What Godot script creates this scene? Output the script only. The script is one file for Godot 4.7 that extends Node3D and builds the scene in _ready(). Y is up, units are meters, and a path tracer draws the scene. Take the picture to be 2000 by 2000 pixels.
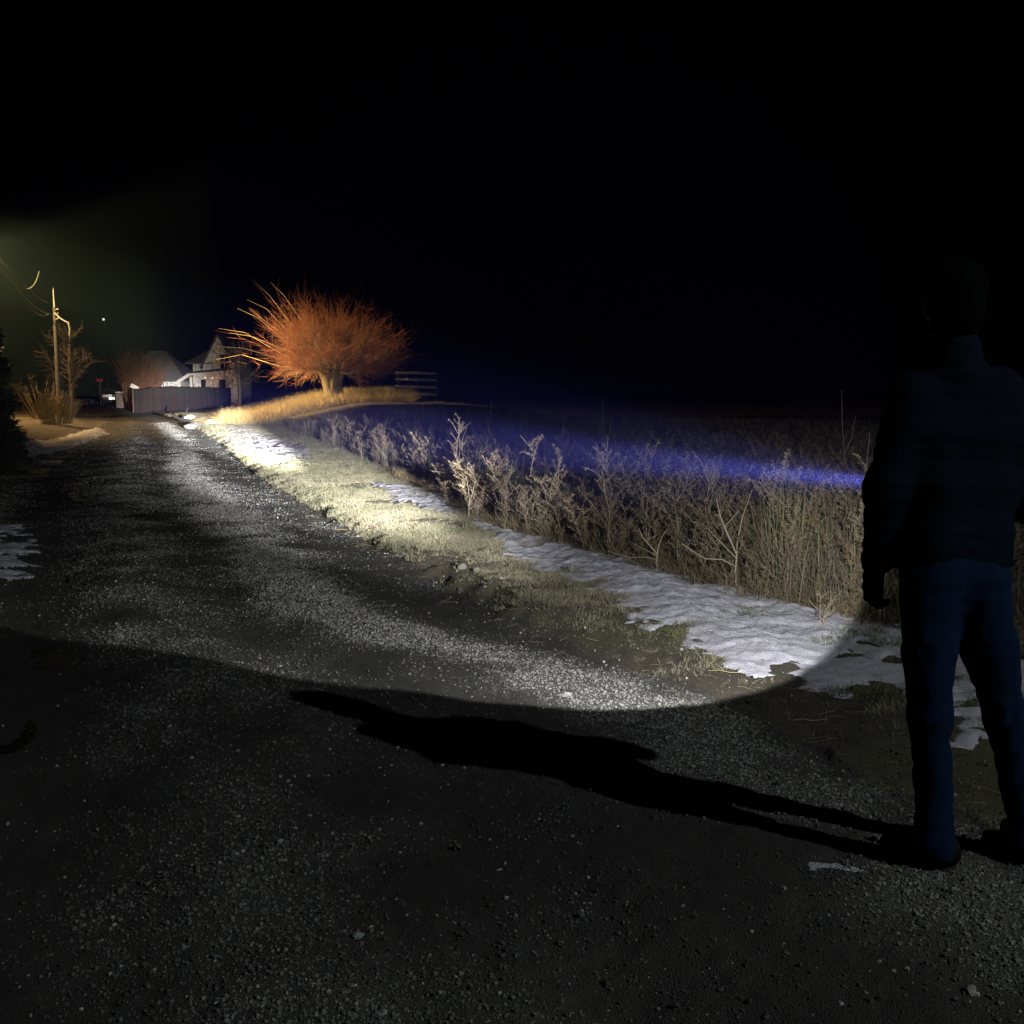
extends Node3D
# A gravel road at night: a person with a torch, dry weeds, snow, a willow and a house far off.
# World: x right, y up, -z away from the camera. "d" below is depth, d = -z.

const FOCAL := 2144.507          # photo pixels (2000 wide) at a vertical field of view of 50 degrees
const EYE := Vector3(0, 1.46, 0)
var pitch := -atan(240.0 / FOCAL)
var torch_at := Vector3(1.297, 1.143, -3.65)
var torch_aim := Vector3(-9.75, 0.50, -36.0)
var lamp_at := Vector3(-22.6, 7.4, -47.0)      # amber street lamp at the side street
var near_lamp_at := Vector3(7.3, 6.5, 1.3)       # lamp beside the road behind the camera
var rng := RandomNumberGenerator.new()
var n_big := FastNoiseLite.new()
var n_mid := FastNoiseLite.new()
var n_fine := FastNoiseLite.new()
var M := {}

# ---------------------------------------------------------------- pixels to places
func ray(px: float, py: float) -> Vector3:
	return Vector3((px - 1000.0) / FOCAL, -(py - 1000.0) / FOCAL, -1.0).rotated(Vector3.RIGHT, pitch)

func on_ground(px: float, py: float, h := 0.0) -> Vector3:
	var r := ray(px, py)
	return EYE + r * ((h - EYE.y) / r.y)

func at_depth(px: float, py: float, d: float) -> Vector3:
	var r := ray(px, py)
	return EYE + r * (d / -r.z)

# ---------------------------------------------------------------- mesh builder
class MB:
	var v := PackedVector3Array()
	var n := PackedVector3Array()
	var c := PackedColorArray()
	var i := PackedInt32Array()
	var col := Color.WHITE

	func vert(p: Vector3, nn: Vector3) -> int:
		v.append(p)
		n.append(nn)
		c.append(col)
		return v.size() - 1

	func tri(a: int, b: int, d: int) -> void:
		if (v[b] - v[a]).cross(v[d] - v[a]).dot(n[a] + n[b] + n[d]) > 0.0:
			i.append(a)
			i.append(d)
			i.append(b)
		else:
			i.append(a)
			i.append(b)
			i.append(d)

	func face(p: Array, nn := Vector3.ZERO) -> void:
		if nn == Vector3.ZERO:
			nn = (p[1] - p[0]).cross(p[2] - p[0]).normalized()
		var k := []
		for q in p:
			k.append(vert(q, nn))
		for j in range(1, k.size() - 1):
			tri(k[0], k[j], k[j + 1])

	func box(at: Vector3, size: Vector3, b := Basis.IDENTITY) -> void:
		for ax in 3:
			for s in [-1.0, 1.0]:
				var nn := Vector3.ZERO
				nn[ax] = s
				var u := Vector3.ZERO
				u[(ax + 1) % 3] = size[(ax + 1) % 3] * 0.5
				var w := Vector3.ZERO
				w[(ax + 2) % 3] = size[(ax + 2) % 3] * 0.5
				var o := nn * size[ax] * 0.5
				face([at + b * (o + u + w), at + b * (o + u - w), at + b * (o - u - w), at + b * (o - u + w)], b * nn)

	func tube(p: Array, r: Array, sides := 6, cap := true) -> void:
		var prev := []
		var side := Vector3.ZERO
		for k in p.size():
			var t: Vector3
			if k == 0:
				t = p[1] - p[0]
			elif k == p.size() - 1:
				t = p[k] - p[k - 1]
			else:
				t = p[k + 1] - p[k - 1]
			t = t.normalized()
			if side == Vector3.ZERO:
				side = t.cross(Vector3(0.31, 0.2, 0.93)).normalized()
				if side.length() < 0.1:
					side = t.cross(Vector3.RIGHT).normalized()
			else:
				side = (side - t * side.dot(t)).normalized()
			var up := t.cross(side)
			var ring := []
			for j in sides:
				var a := TAU * j / sides
				var nn := side * cos(a) + up * sin(a)
				ring.append(vert(p[k] + nn * r[k], nn))
			if k > 0:
				for j in sides:
					var j2 := (j + 1) % sides
					tri(prev[j], prev[j2], ring[j])
					tri(prev[j2], ring[j2], ring[j])
			elif cap and r[0] > 0.004:
				fan(p[0], -t, ring)
			prev = ring
		if cap and r[-1] > 0.004:
			fan(p[-1], (p[-1] - p[-2]).normalized(), prev)

	func fan(at: Vector3, nn: Vector3, ring: Array) -> void:
		var k := []
		for q in ring:
			k.append(vert(v[q], nn))
		var m := vert(at, nn)
		for j in k.size():
			tri(m, k[j], k[(j + 1) % k.size()])

	func lathe(at: Vector3, prof: Array, sides := 16, b := Basis.IDENTITY) -> void:
		var prev := []
		for k in prof.size():
			var a: Vector2 = prof[max(k - 1, 0)]
			var z: Vector2 = prof[min(k + 1, prof.size() - 1)]
			var t := (z - a).normalized()
			var ring := []
			for j in sides:
				var an := TAU * j / sides
				var nn := Vector3(cos(an) * t.y, -t.x, sin(an) * t.y)
				ring.append(vert(at + b * Vector3(cos(an) * prof[k].x, prof[k].y, sin(an) * prof[k].x), b * nn))
			if k > 0:
				for j in sides:
					var j2 := (j + 1) % sides
					tri(prev[j], prev[j2], ring[j])
					tri(prev[j2], ring[j2], ring[j])
			prev = ring

	func blade(at: Vector3, dir: Vector3, length: float, width: float, bend: float, segs := 2) -> void:
		var side := dir.cross(Vector3.UP)
		side = side.normalized() if side.length() > 0.05 else Vector3.RIGHT
		var out := Vector3(dir.x, 0, dir.z).normalized() if Vector2(dir.x, dir.z).length() > 0.02 else Vector3.BACK
		side = side.rotated(Vector3.UP, bend * 1.7)
		var pl := -1
		var pr := -1
		for k in segs + 1:
			var t := float(k) / segs
			var p := at + dir * length * t + (out * bend - Vector3.UP * absf(bend) * 0.5) * length * t * t
			var nn := side.cross(dir).normalized()
			if k == segs:
				var e := vert(p, nn)
				tri(pl, pr, e)
			else:
				var w := width * (1.0 - t * 0.7) * 0.5
				var a := vert(p - side * w, nn)
				var b := vert(p + side * w, nn)
				if pl >= 0:
					tri(pl, pr, a)
					tri(pr, b, a)
				pl = a
				pr = b

	func leaf(at: Vector3, dir: Vector3, length: float, width: float, r: RandomNumberGenerator) -> void:
		var side := dir.cross(Vector3(r.randfn(), r.randfn(), r.randfn())).normalized()
		var nn := side.cross(dir).normalized()
		var curl := nn * length * r.randf_range(-0.5, 0.5)
		var a := vert(at, nn)
		var b := vert(at + dir * length * 0.5 + side * width * 0.5 + curl * 0.6, nn)
		var d := vert(at + dir * length * 0.45 - side * width * 0.5 + curl * 0.5, nn)
		var e := vert(at + dir * length * 0.9 + curl, nn)
		tri(a, b, d)
		tri(b, e, d)

	func mesh(m: Material = null) -> ArrayMesh:
		var arr := []
		arr.resize(Mesh.ARRAY_MAX)
		arr[Mesh.ARRAY_VERTEX] = v
		arr[Mesh.ARRAY_NORMAL] = n
		arr[Mesh.ARRAY_COLOR] = c
		arr[Mesh.ARRAY_INDEX] = i
		var am := ArrayMesh.new()
		am.add_surface_from_arrays(Mesh.PRIMITIVE_TRIANGLES, arr)
		if m:
			am.surface_set_material(0, m)
		return am

func part(called: String, mb: MB, m: Material, parent: Node3D = self) -> MeshInstance3D:
	return put(called, mb.mesh(m), parent)

func put(called: String, mesh: Mesh, parent: Node3D = self, m: Material = null) -> MeshInstance3D:
	var o := MeshInstance3D.new()
	o.name = called
	o.mesh = mesh
	if m:
		o.material_override = m
	parent.add_child(o, true)
	return o

func tag(o: Node, label: String, category := "", group := "", kind := "") -> Node:
	o.set_meta("label", label)
	if category:
		o.set_meta("category", category)
	if group:
		o.set_meta("group", group)
	if kind:
		o.set_meta("kind", kind)
	return o

func thing(called: String, label: String, category: String, at := Vector3.ZERO, group := "") -> Node3D:
	var o := Node3D.new()
	o.name = called
	add_child(o, true)
	o.position = at
	tag(o, label, category, group)
	return o

func mat(called: String, lin: Color, rough := 0.9, vertex := false) -> StandardMaterial3D:
	var m := StandardMaterial3D.new()
	m.resource_name = called
	m.albedo_color = lin.linear_to_srgb()
	m.roughness = rough
	m.vertex_color_use_as_albedo = vertex
	m.cull_mode = BaseMaterial3D.CULL_DISABLED
	M[called] = m
	return m

func noise_tex(freq: float, seed_: int, size := 512, octaves := 4, lo := Color(0.55, 0.55, 0.55), hi := Color(1, 1, 1)) -> NoiseTexture2D:
	var f := FastNoiseLite.new()
	f.seed = seed_
	f.frequency = freq
	f.fractal_octaves = octaves
	f.noise_type = FastNoiseLite.TYPE_SIMPLEX_SMOOTH
	var t := NoiseTexture2D.new()
	t.width = size
	t.height = size
	t.seamless = true
	t.noise = f
	var g := Gradient.new()
	g.set_color(0, lo)
	g.set_color(1, hi)
	t.color_ramp = g
	return t

func grain(m: StandardMaterial3D, tex: Texture2D, metres: float, bump_cm := 0.0, bump: Texture2D = null) -> StandardMaterial3D:
	m.uv1_triplanar = true
	m.uv1_world_triplanar = true
	m.uv1_scale = Vector3.ONE / metres
	m.albedo_texture = tex
	if bump_cm > 0.0:
		m.heightmap_enabled = true
		m.heightmap_texture = bump if bump else tex
		m.heightmap_scale = bump_cm
	return m

# ---------------------------------------------------------------- the lie of the land
var XR := PackedFloat32Array()
var XL := PackedFloat32Array()
var XW := PackedFloat32Array()

func table(keys: Array) -> PackedFloat32Array:
	var out := PackedFloat32Array()
	out.resize(5000)
	var k := 0
	for j in 5000:
		var d := -50.0 + j * 0.1
		while k < keys.size() - 2 and d > keys[k + 1][0]:
			k += 1
		var a: Array = keys[k]
		var b: Array = keys[k + 1]
		out[j] = lerpf(a[1], b[1], (d - a[0]) / (b[0] - a[0]))
	return out

func look(t: PackedFloat32Array, d: float) -> float:
	var q := clampf((d + 50.0) * 10.0, 0.0, 4998.0)
	var j := int(q)
	return lerpf(t[j], t[j + 1], q - j)

func gauss(x: float) -> float:
	return exp(-x * x)

func ground_h(x: float, z: float) -> float:
	var d := -z
	var s := look(XR, d) - x + n_mid.get_noise_2d(x * 0.9, z * 0.9) * 0.16
	var w := look(XR, d) - look(XL, d)
	var far := clampf(1.0 - d / 60.0, 0.0, 1.0)
	var h := n_big.get_noise_2d(x, z) * 0.03 + n_mid.get_noise_2d(x, z) * 0.014
	h += n_fine.get_noise_2d(x, z) * 0.006 * far
	if s > 0.0 and s < w:
		h -= 0.030 * gauss((s - 0.35) / 0.3) * smoothstep(5.0, 7.5, d)
		h -= 0.028 * gauss((s - 1.65) / 0.28) + 0.030 * gauss((s - 3.0) / 0.3)
		h += 0.02 * gauss((s - 2.3) / 0.4)
	elif s <= 0.0:
		h += (0.075 + n_mid.get_noise_2d(x * 1.2 + 40.0, z * 1.2) * 0.03) * smoothstep(0.0, 0.26, -s) * smoothstep(5.4, 7.5, d)
		h += 0.95 * smoothstep(26.0, 46.0, d) * smoothstep(1.5, 7.0, -s) * (1.0 - smoothstep(56.0, 75.0, d)) * (1.0 - smoothstep(9.0, 17.0, -s))
		h += n_mid.get_noise_2d(x * 0.7, z * 0.7) * 0.03
	else:
		h += 0.16 * smoothstep(0.0, 1.2, s - w)
	return h

func on_land(px: float, py: float) -> Vector3:
	var p := on_ground(px, py)
	p.y = ground_h(p.x, p.z)
	return p

func gravel_share(x: float, z: float) -> float:
	var d := -z
	var s := look(XR, d) - x
	var ridge := gauss((s - lerpf(0.35, 1.15, smoothstep(4.9, 7.6, d))) / 0.34) 
	var middle := gauss((s - 2.35) / 0.48)
	var edge := gauss((s - 3.9) / 0.35) * 0.5
	var k := n_big.get_noise_2d(x * 2.2 + 9.0, z * 2.2) * 0.8 + n_mid.get_noise_2d(x * 0.8, z * 0.8) * 0.5
	return clampf(maxf(maxf(ridge * 1.6, middle * 0.5), edge) * (0.75 + k * 0.9) + 0.10 + 0.25 * k, 0.03, 1.0)

# ---------------------------------------------------------------- camera, air, lights
func _ready() -> void:
	rng.seed = 7
	var cam := Camera3D.new()
	cam.name = "camera"
	cam.fov = 50.0
	cam.near = 0.05
	cam.far = 1500.0
	cam.position = EYE
	cam.rotation = Vector3(pitch, 0, 0)
	add_child(cam)
	cam.current = true
	var env := Environment.new()
	env.background_mode = Environment.BG_SKY
	var sky_mat := ProceduralSkyMaterial.new()
	sky_mat.sky_top_color = Color(0.002, 0.002, 0.003)
	sky_mat.sky_horizon_color = Color(0.004, 0.004, 0.005)
	sky_mat.ground_bottom_color = Color(0.003, 0.003, 0.003)
	sky_mat.ground_horizon_color = Color(0.006, 0.006, 0.006)
	sky_mat.sun_angle_max = 1.0
	env.sky = Sky.new()
	env.sky.sky_material = sky_mat
	env.tonemap_mode = Environment.TONE_MAPPER_LINEAR
	env.tonemap_exposure = 1.0
	env.sdfgi_enabled = true
	env.ssao_enabled = true
	env.ssil_enabled = true
	env.volumetric_fog_enabled = true
	env.volumetric_fog_density = 0.0
	env.fog_enabled = true
	env.fog_density = 0.00026
	env.fog_light_color = Color(0.13, 0.15, 0.95).linear_to_srgb()
	var we := WorldEnvironment.new()
	we.name = "world_environment"
	we.environment = env
	add_child(we)
	var added_fill := DirectionalLight3D.new()  # faint directional light added as fill for the night scene
	added_fill.name = "added_fill"
	added_fill.light_color = Color(0.85, 0.92, 1.0)
	added_fill.light_energy = 0.0012
	added_fill.light_angular_distance = 0.5
	added_fill.shadow_enabled = true
	add_child(added_fill)
	added_fill.look_at_from_position(Vector3.ZERO, Vector3(-0.74, -0.75, -0.58), Vector3.UP)

	n_big.seed = 3
	n_big.frequency = 0.35
	n_big.fractal_octaves = 3
	n_mid.seed = 5
	n_mid.frequency = 1.9
	n_mid.fractal_octaves = 3
	n_fine.seed = 8
	n_fine.frequency = 9.0
	n_fine.fractal_octaves = 3
	XR = table([[-50, 22.0], [0, 2.9], [3.0, 1.75], [5.03, 0.96], [5.82, 0.55], [6.8, 0.0], [7.97, -0.45], [9.9, -1.12], [12.5, -2.12], [15.3, -3.15], [18.5, -4.3], [28.7, -7.5], [42.1, -12.05], [51.0, -15.2], [100.0, -35.5], [450.0, -180.0]])
	XL = table([[-50, 17.0], [0, -0.9], [2.5, -1.6], [4.12, -2.15], [6.3, -3.0], [9.16, -4.3], [16.5, -7.3], [28.7, -12.0], [46.5, -17.7], [60.0, -24.0], [100.0, -41.0], [450.0, -188.0]])
	XW = table([[-50, 12.0], [0, 7.0], [5.0, 3.4], [6.4, 2.35], [6.65, 2.05], [7.15, 1.6], [8.2, 1.12], [9.6, 0.42], [11.2, -0.25], [14.2, -0.95], [18.0, -2.1], [26.0, -4.4], [40.0, -9.0], [52.0, -13.0], [100.0, -30.0], [450.0, -150.0]])
	materials()
	build_ground()
	build_snow()
	build_puddles()
	build_gravel()
	build_grass()
	build_weeds()
	build_person()
	build_torch()
	build_stones()
	build_lamps()
	build_pole()
	build_willow()
	build_background()

func materials() -> void:
	var fine := noise_tex(0.05, 11, 512, 5)
	var coarse := noise_tex(0.012, 12, 512, 5, Color(0.6, 0.6, 0.6))
	grain(mat("road", Color(1, 1, 1), 0.85, true), fine, 0.22, 1.5)
	grain(mat("soil", Color(1, 1, 1), 0.95, true), fine, 0.5, 1.2)
	var snow := grain(mat("snow", Color(0.68, 0.69, 0.84), 0.65), noise_tex(0.05, 21, 512, 6, Color(0.70, 0.69, 0.68)), 0.35, 1.6)
	mat("water", Color(0.008, 0.008, 0.008), 0.06)
	var rip := noise_tex(0.03, 31, 256, 3, Color.BLACK)
	grain(M.water, null, 0.25, 0.25, rip)
	mat("stone", Color(1, 1, 1), 0.85, true)
	grain(mat("rock", Color(0.42, 0.40, 0.36), 0.9), fine, 0.2, 0.6)
	mat("grass", Color(1, 1, 1), 0.75, true)
	M.grass.backlight_enabled = true
	M.grass.backlight = Color(0.35, 0.35, 0.3)
	mat("stem", Color(0.34, 0.285, 0.205), 0.85, true)
	mat("leaf", Color(1, 1, 1), 0.85, true)
	M.leaf.backlight_enabled = true
	M.leaf.backlight = Color(0.3, 0.3, 0.28)
	var weave := noise_tex(0.2, 41, 256, 2, Color(0.6, 0.6, 0.6))
	grain(mat("jacket", Color(0.006, 0.012, 0.027), 0.85), weave, 0.06, 0.05)
	grain(mat("denim", Color(0.010, 0.027, 0.078), 0.9), weave, 0.05, 0.08)
	mat("leather", Color(0.010, 0.010, 0.010), 0.6)
	mat("skin", Color(0.13, 0.08, 0.055), 0.7)
	mat("dark_hand", Color(0.008, 0.008, 0.009), 0.85)
	grain(mat("knit", Color(0.0035, 0.004, 0.006), 0.95), weave, 0.05, 0.12)
	for q in [M.jacket, M.denim, M.knit, M.dark_hand, M.leather]:
		q.metallic_specular = 0.16
	mat("metal", Color(0.02, 0.02, 0.022), 0.35)
	M.metal.metallic = 0.6
	grain(mat("timber", Color(0.052, 0.052, 0.050), 0.9), coarse, 0.6, 0.5)
	grain(mat("bark", Color(0.20, 0.155, 0.10), 0.95), fine, 0.5, 1.5)
	mat("willow_twig", Color(1, 1, 1), 0.65, true)
	mat("cable", Color(0.14, 0.155, 0.16), 0.6)
	grain(mat("siding", Color(0.78, 0.75, 0.72), 0.8), coarse, 2.0)
	grain(mat("shingle", Color(0.16, 0.155, 0.16), 0.9), fine, 1.0)
	mat("trim", Color(0.5, 0.46, 0.42), 0.7)
	mat("dark_glass", Color(0.01, 0.012, 0.015), 0.08)
	grain(mat("fence_board", Color(0.20, 0.15, 0.14), 0.95), coarse, 0.8)
	mat("car_paint", Color(0.012, 0.013, 0.016), 0.25)
	mat("rubber", Color(0.01, 0.01, 0.01), 0.9)
	mat("red_plastic", Color(0.5, 0.03, 0.03), 0.3)
	mat("evergreen", Color(1, 1, 1), 0.8, true)

func glow(called: String, c: Color, e: float) -> StandardMaterial3D:
	var m := mat(called, Color(0.8, 0.8, 0.8), 0.4)
	m.emission_enabled = true
	m.emission = c
	m.emission_energy_multiplier = e
	return m

# ---------------------------------------------------------------- ground and road
func build_ground() -> void:
	var az := PackedFloat32Array()
	var a := -180.0
	while a < 179.99:
		az.append(deg_to_rad(a))
		a += 0.17 if a > -41.0 and a < 39.0 else (1.5 if absf(a) < 70.0 else 6.0)
	var rad := PackedFloat32Array()
	var r := 0.35
	while r < 460.0:
		rad.append(r)
		r *= 1.0088 if r > 1.8 and r < 60.0 else 1.035
	var na := az.size()
	var nr := rad.size()
	var pos := PackedVector3Array()
	pos.resize(na * nr)
	var col := PackedColorArray()
	col.resize(na * nr)
	var is_road := PackedByteArray()
	is_road.resize(na * nr)
	for j in nr:
		for k in na:
			var x := sin(az[k]) * rad[j]
			var z := -cos(az[k]) * rad[j]
			var q := j * na + k
			pos[q] = Vector3(x, ground_h(x, z), z)
			var d := -z
			var right := look(XR, d)
			var wob := n_mid.get_noise_2d(x * 0.9, z * 0.9) * 0.16
			var s := right - x + wob
			var big := n_big.get_noise_2d(x * 0.8 + 50.0, z * 0.8)
			var mid := n_mid.get_noise_2d(x + 20.0, z + 7.0)
			if s > 0.0 and x > look(XL, d) - 0.1 + wob:
				is_road[q] = 1
				var g := gravel_share(x, z)
				var mud := Color(0.036, 0.036, 0.034).lerp(Color(0.058, 0.057, 0.053), clampf(0.5 + big + mid * 0.5, 0, 1))
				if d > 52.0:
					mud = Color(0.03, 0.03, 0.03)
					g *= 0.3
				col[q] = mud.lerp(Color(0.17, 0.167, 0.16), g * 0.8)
			else:
				var soil := Color(0.075, 0.064, 0.050).lerp(Color(0.13, 0.115, 0.08), clampf(0.5 + big * 1.2 + mid * 0.6, 0, 1))
				if s <= 0.0:
					soil = soil.lerp(Color(0.10, 0.10, 0.045), clampf(n_big.get_noise_2d(x * 1.7, z * 1.7 + 30.0) * 1.6, 0, 0.7))
				if d > 34.0 and s < -8.0:  # darkness of the unlit far field put into the soil colour
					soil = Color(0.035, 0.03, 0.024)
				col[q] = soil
	var nor := PackedVector3Array()
	nor.resize(na * nr)
	for j in nr:
		for k in na:
			var p1 := pos[mini(j + 1, nr - 1) * na + k] - pos[maxi(j - 1, 0) * na + k]
			var p2 := pos[j * na + (k + 1) % na] - pos[j * na + (k - 1 + na) % na]
			var nn := p2.cross(p1)
			nor[j * na + k] = (nn if nn.y > 0.0 else -nn).normalized()
	for which in 2:
		var ids := PackedInt32Array()
		ids.resize(na * nr)
		ids.fill(-1)
		var mb := MB.new()
		for j in nr - 1:
			for k in na:
				var k2 := (k + 1) % na
				var q := [j * na + k, j * na + k2, (j + 1) * na + k2, (j + 1) * na + k]
				if int(is_road[q[0]] == 1) != which:
					continue
				var e := [0, 0, 0, 0]
				for t in 4:
					var o: int = q[t]
					if ids[o] < 0:
						mb.col = col[o]
						ids[o] = mb.vert(pos[o], nor[o])
					e[t] = ids[o]
				mb.tri(e[0], e[1], e[2])
				mb.tri(e[0], e[2], e[3])
		if which == 1:
			tag(part("road", mb, M.road), "muddy gravel road with wheel ruts running to the dark street", "", "", "structure")
		else:
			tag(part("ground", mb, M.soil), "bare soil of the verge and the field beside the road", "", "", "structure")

# ---------------------------------------------------------------- snow
var snow_polys := []     # [PackedVector2Array in (x, z), thickness, cell, label]

func land_poly(px: Array) -> PackedVector2Array:
	var out := PackedVector2Array()
	for p in px:
		var g := on_ground(p[0], p[1])
		out.append(Vector2(g.x, g.z))
	return out

func edge_distance(p: Vector2, poly: PackedVector2Array) -> float:
	var best := 1e9
	for k in poly.size():
		best = minf(best, p.distance_squared_to(Geometry2D.get_closest_point_to_segment(p, poly[k], poly[(k + 1) % poly.size()])))
	return sqrt(best) * (1.0 if Geometry2D.is_point_in_polygon(p, poly) else -1.0)

func in_snow(x: float, z: float) -> bool:
	for s in snow_polys:
		if z < -22.0:
			return false
		if Geometry2D.is_point_in_polygon(Vector2(x, z), s[0]):
			return true
	return false

func build_snow() -> void:
	var list := [
		[[[938, 1030], [1010, 1048], [1110, 1075], [1230, 1105], [1330, 1140], [1440, 1170], [1560, 1192], [1680, 1212], [1790, 1225], [1790, 1290], [1700, 1280], [1650, 1268], [1600, 1300], [1545, 1310], [1490, 1318], [1440, 1300], [1385, 1278], [1320, 1250], [1268, 1228], [1225, 1192], [1150, 1160], [1075, 1138], [985, 1092]], 0.028, 0.02, "long rippled strip of snow between the verge and the dry weeds"],
		[[[725, 952], [800, 958], [860, 978], [912, 1002], [890, 1022], [830, 1008], [770, 988]], 0.03, 0.035, "small snow patch in the short grass behind the long snow strip"],
		[[[1560, 1310], [1650, 1285], [1790, 1298], [1810, 1350], [1760, 1345], [1700, 1325], [1640, 1332], [1590, 1345]], 0.025, 0.015, "snow tongue just outside the edge of the torch light"],
		[[[1850, 1250], [1990, 1250], [2120, 1280], [2140, 1350], [1990, 1362], [1900, 1382], [1845, 1350]], 0.03, 0.015, "grey snow seen between the legs of the person"],
		[[[1858, 1402], [1900, 1392], [1945, 1420], [1975, 1460], [1900, 1452], [1855, 1425]], 0.025, 0.012, "low snow lump behind the right knee of the person"],
		[[[425, 826], [470, 836], [540, 858], [625, 888], [600, 908], [520, 902], [462, 882], [430, 852]], 0.05, 0.08, "glaring white snow patch where the torch beam lands"],
		[[[398, 822], [440, 822], [446, 832], [404, 834]], 0.12, 0.08, "small bluish heap of snow beside the roadside debris"],
		[[[1705, 1632], [1790, 1640], [1785, 1664], [1735, 1652]], 0.012, 0.010, "thin snow crust beside the toe of the shoe"],
		[[[1555, 1680], [1640, 1688], [1660, 1706], [1590, 1708]], 0.010, 0.010, "thin icy streak of snow in front of the shoe"],
		[[[1866, 1668], [1938, 1680], [1895, 1706], [1866, 1712]], 0.012, 0.010, "thin snow crust between the two shoes"],
		[[[-120, 1045], [20, 1022], [52, 1060], [46, 1150], [20, 1185], [-20, 1180], [-120, 1180]], 0.03, 0.02, "lumpy broken snow bank across the road along the dark verge"],
		[[[295, 1722], [400, 1711], [392, 1730], [310, 1736]], 0.008, 0.010, "thin icy streak in the middle of the road"],
		[[[-30, 1838], [70, 1829], [105, 1844], [0, 1856]], 0.008, 0.010, "thin icy streak in the wet wheel rut"],
		[[[848, 1546], [892, 1531], [888, 1551], [850, 1556]], 0.007, 0.008, "small frost patch beside the shadow of the person"],
		[[[968, 1666], [1014, 1663], [1007, 1684], [970, 1684]], 0.007, 0.008, "small frost patch on the road below the shadow"],
		[[[50, 872], [110, 860], [190, 836], [205, 848], [130, 878], [60, 893]], 0.06, 0.09, "snow bank at the road edge near the utility pole"],
		[[[112, 786], [186, 783], [190, 789], [112, 794]], 0.35, 0.35, "pale snow bank beyond the parked car"],
	]
	for e in list:
		snow_polys.append([land_poly(e[0]), e[1], e[2], e[3]])
	for e in snow_polys:
		var poly: PackedVector2Array = e[0]
		var lo := poly[0]
		var hi := poly[0]
		for p in poly:
			lo = lo.min(p)
			hi = hi.max(p)
		var c: float = e[2]
		lo -= Vector2.ONE * 0.1
		hi += Vector2.ONE * 0.1
		var nx := int((hi.x - lo.x) / c) + 2
		var nz := int((hi.y - lo.y) / c) + 2
		var ids := PackedInt32Array()
		ids.resize(nx * nz)
		ids.fill(-1)
		var mb := MB.new()
		var hs := PackedFloat32Array()
		hs.resize(nx * nz)
		var rough: float = clampf(e[1] / 0.035, 0.25, 1.3)
		for j in nz:
			for k in nx:
				var x := lo.x + k * c
				var z := lo.y + j * c
				var sd := edge_distance(Vector2(x, z), poly)
				if sd < -0.25:
					hs[j * nx + k] = -1.0
					continue
				sd += n_mid.get_noise_2d(x * 1.6 + 3.0, z * 1.6) * 0.26 * rough + n_fine.get_noise_2d(x * 0.6, z * 0.6) * 0.13 * rough + (0.05 if e[1] > 0.02 else -0.02)
				sd -= maxf(0.0, n_mid.get_noise_2d(x * 0.8 + 13.0, z * 0.8) - 0.2) * (2.2 if e[3].begins_with("lumpy") else 0.45) * minf(rough, 1.0)
				if sd < -maxf(0.06, c * 1.5):
					hs[j * nx + k] = -1.0
					continue
				var rip := n_mid.get_noise_2d(x * 1.5 + z * 0.4, z * 2.6) + 0.5 * n_fine.get_noise_2d(x * 0.35, z * 0.7)
				var t: float = e[1] * (1.0 - exp(-maxf(sd, 0.0) / 0.15))
				t += clampf(sd / 0.35, 0.0, 1.0) * rough * (rip * 0.024 + n_fine.get_noise_2d(x * 1.8, z * 2.9) * 0.013 - 0.003)
				hs[j * nx + k] = t if sd > 0.0 else sd * 0.45
		for j in nz:
			for k in nx:
				var q := j * nx + k
				if hs[q] <= -0.9:
					continue
				var x := lo.x + k * c
				var z := lo.y + j * c
				var gx := (hs[j * nx + mini(k + 1, nx - 1)] - hs[j * nx + maxi(k - 1, 0)])
				var gz := (hs[mini(j + 1, nz - 1) * nx + k] - hs[maxi(j - 1, 0) * nx + k])
				gx = gx if absf(gx) < 0.4 else 0.0
				gz = gz if absf(gz) < 0.4 else 0.0
				ids[q] = mb.vert(Vector3(x, ground_h(x, z) + hs[q], z), Vector3(-gx, 2.0 * c, -gz).normalized())
		var whole := PackedInt32Array()
		whole.resize(nx * nz)
		whole.fill(-1)
		for j in nz - 1:
			for k in nx - 1:
				var q := j * nx + k
				if ids[q] >= 0 and ids[q + 1] >= 0 and ids[q + nx] >= 0 and ids[q + nx + 1] >= 0:
					whole[q] = 1
		whole = keep_largest(whole, nx, nz)
		for q in nx * nz:
			if whole[q] > 0:
				mb.tri(ids[q], ids[q + 1], ids[q + nx + 1])
				mb.tri(ids[q], ids[q + nx + 1], ids[q + nx])
		if mb.i.size() > 0:
			tag(part("snow_patch", mb, M.snow), e[3], "snow", "remnants of snow beside and on the road")

func keep_largest(ids: PackedInt32Array, nx: int, nz: int) -> PackedInt32Array:
	# only the largest connected piece of a patch stays
	var mark := PackedInt32Array()
	mark.resize(nx * nz)
	var best := 0
	var best_n := 0
	var label := 0
	for s in nx * nz:
		if ids[s] < 0 or mark[s] != 0:
			continue
		label += 1
		var n := 0
		var stack := [s]
		mark[s] = label
		while stack.size() > 0:
			var q: int = stack.pop_back()
			n += 1
			for o in [q - 1, q + 1, q - nx, q + nx]:
				if o >= 0 and o < nx * nz and ids[o] >= 0 and mark[o] == 0:
					mark[o] = label
					stack.append(o)
		if n > best_n:
			best_n = n
			best = label
	for s in nx * nz:
		if mark[s] != best:
			ids[s] = -1
	return ids

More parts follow.
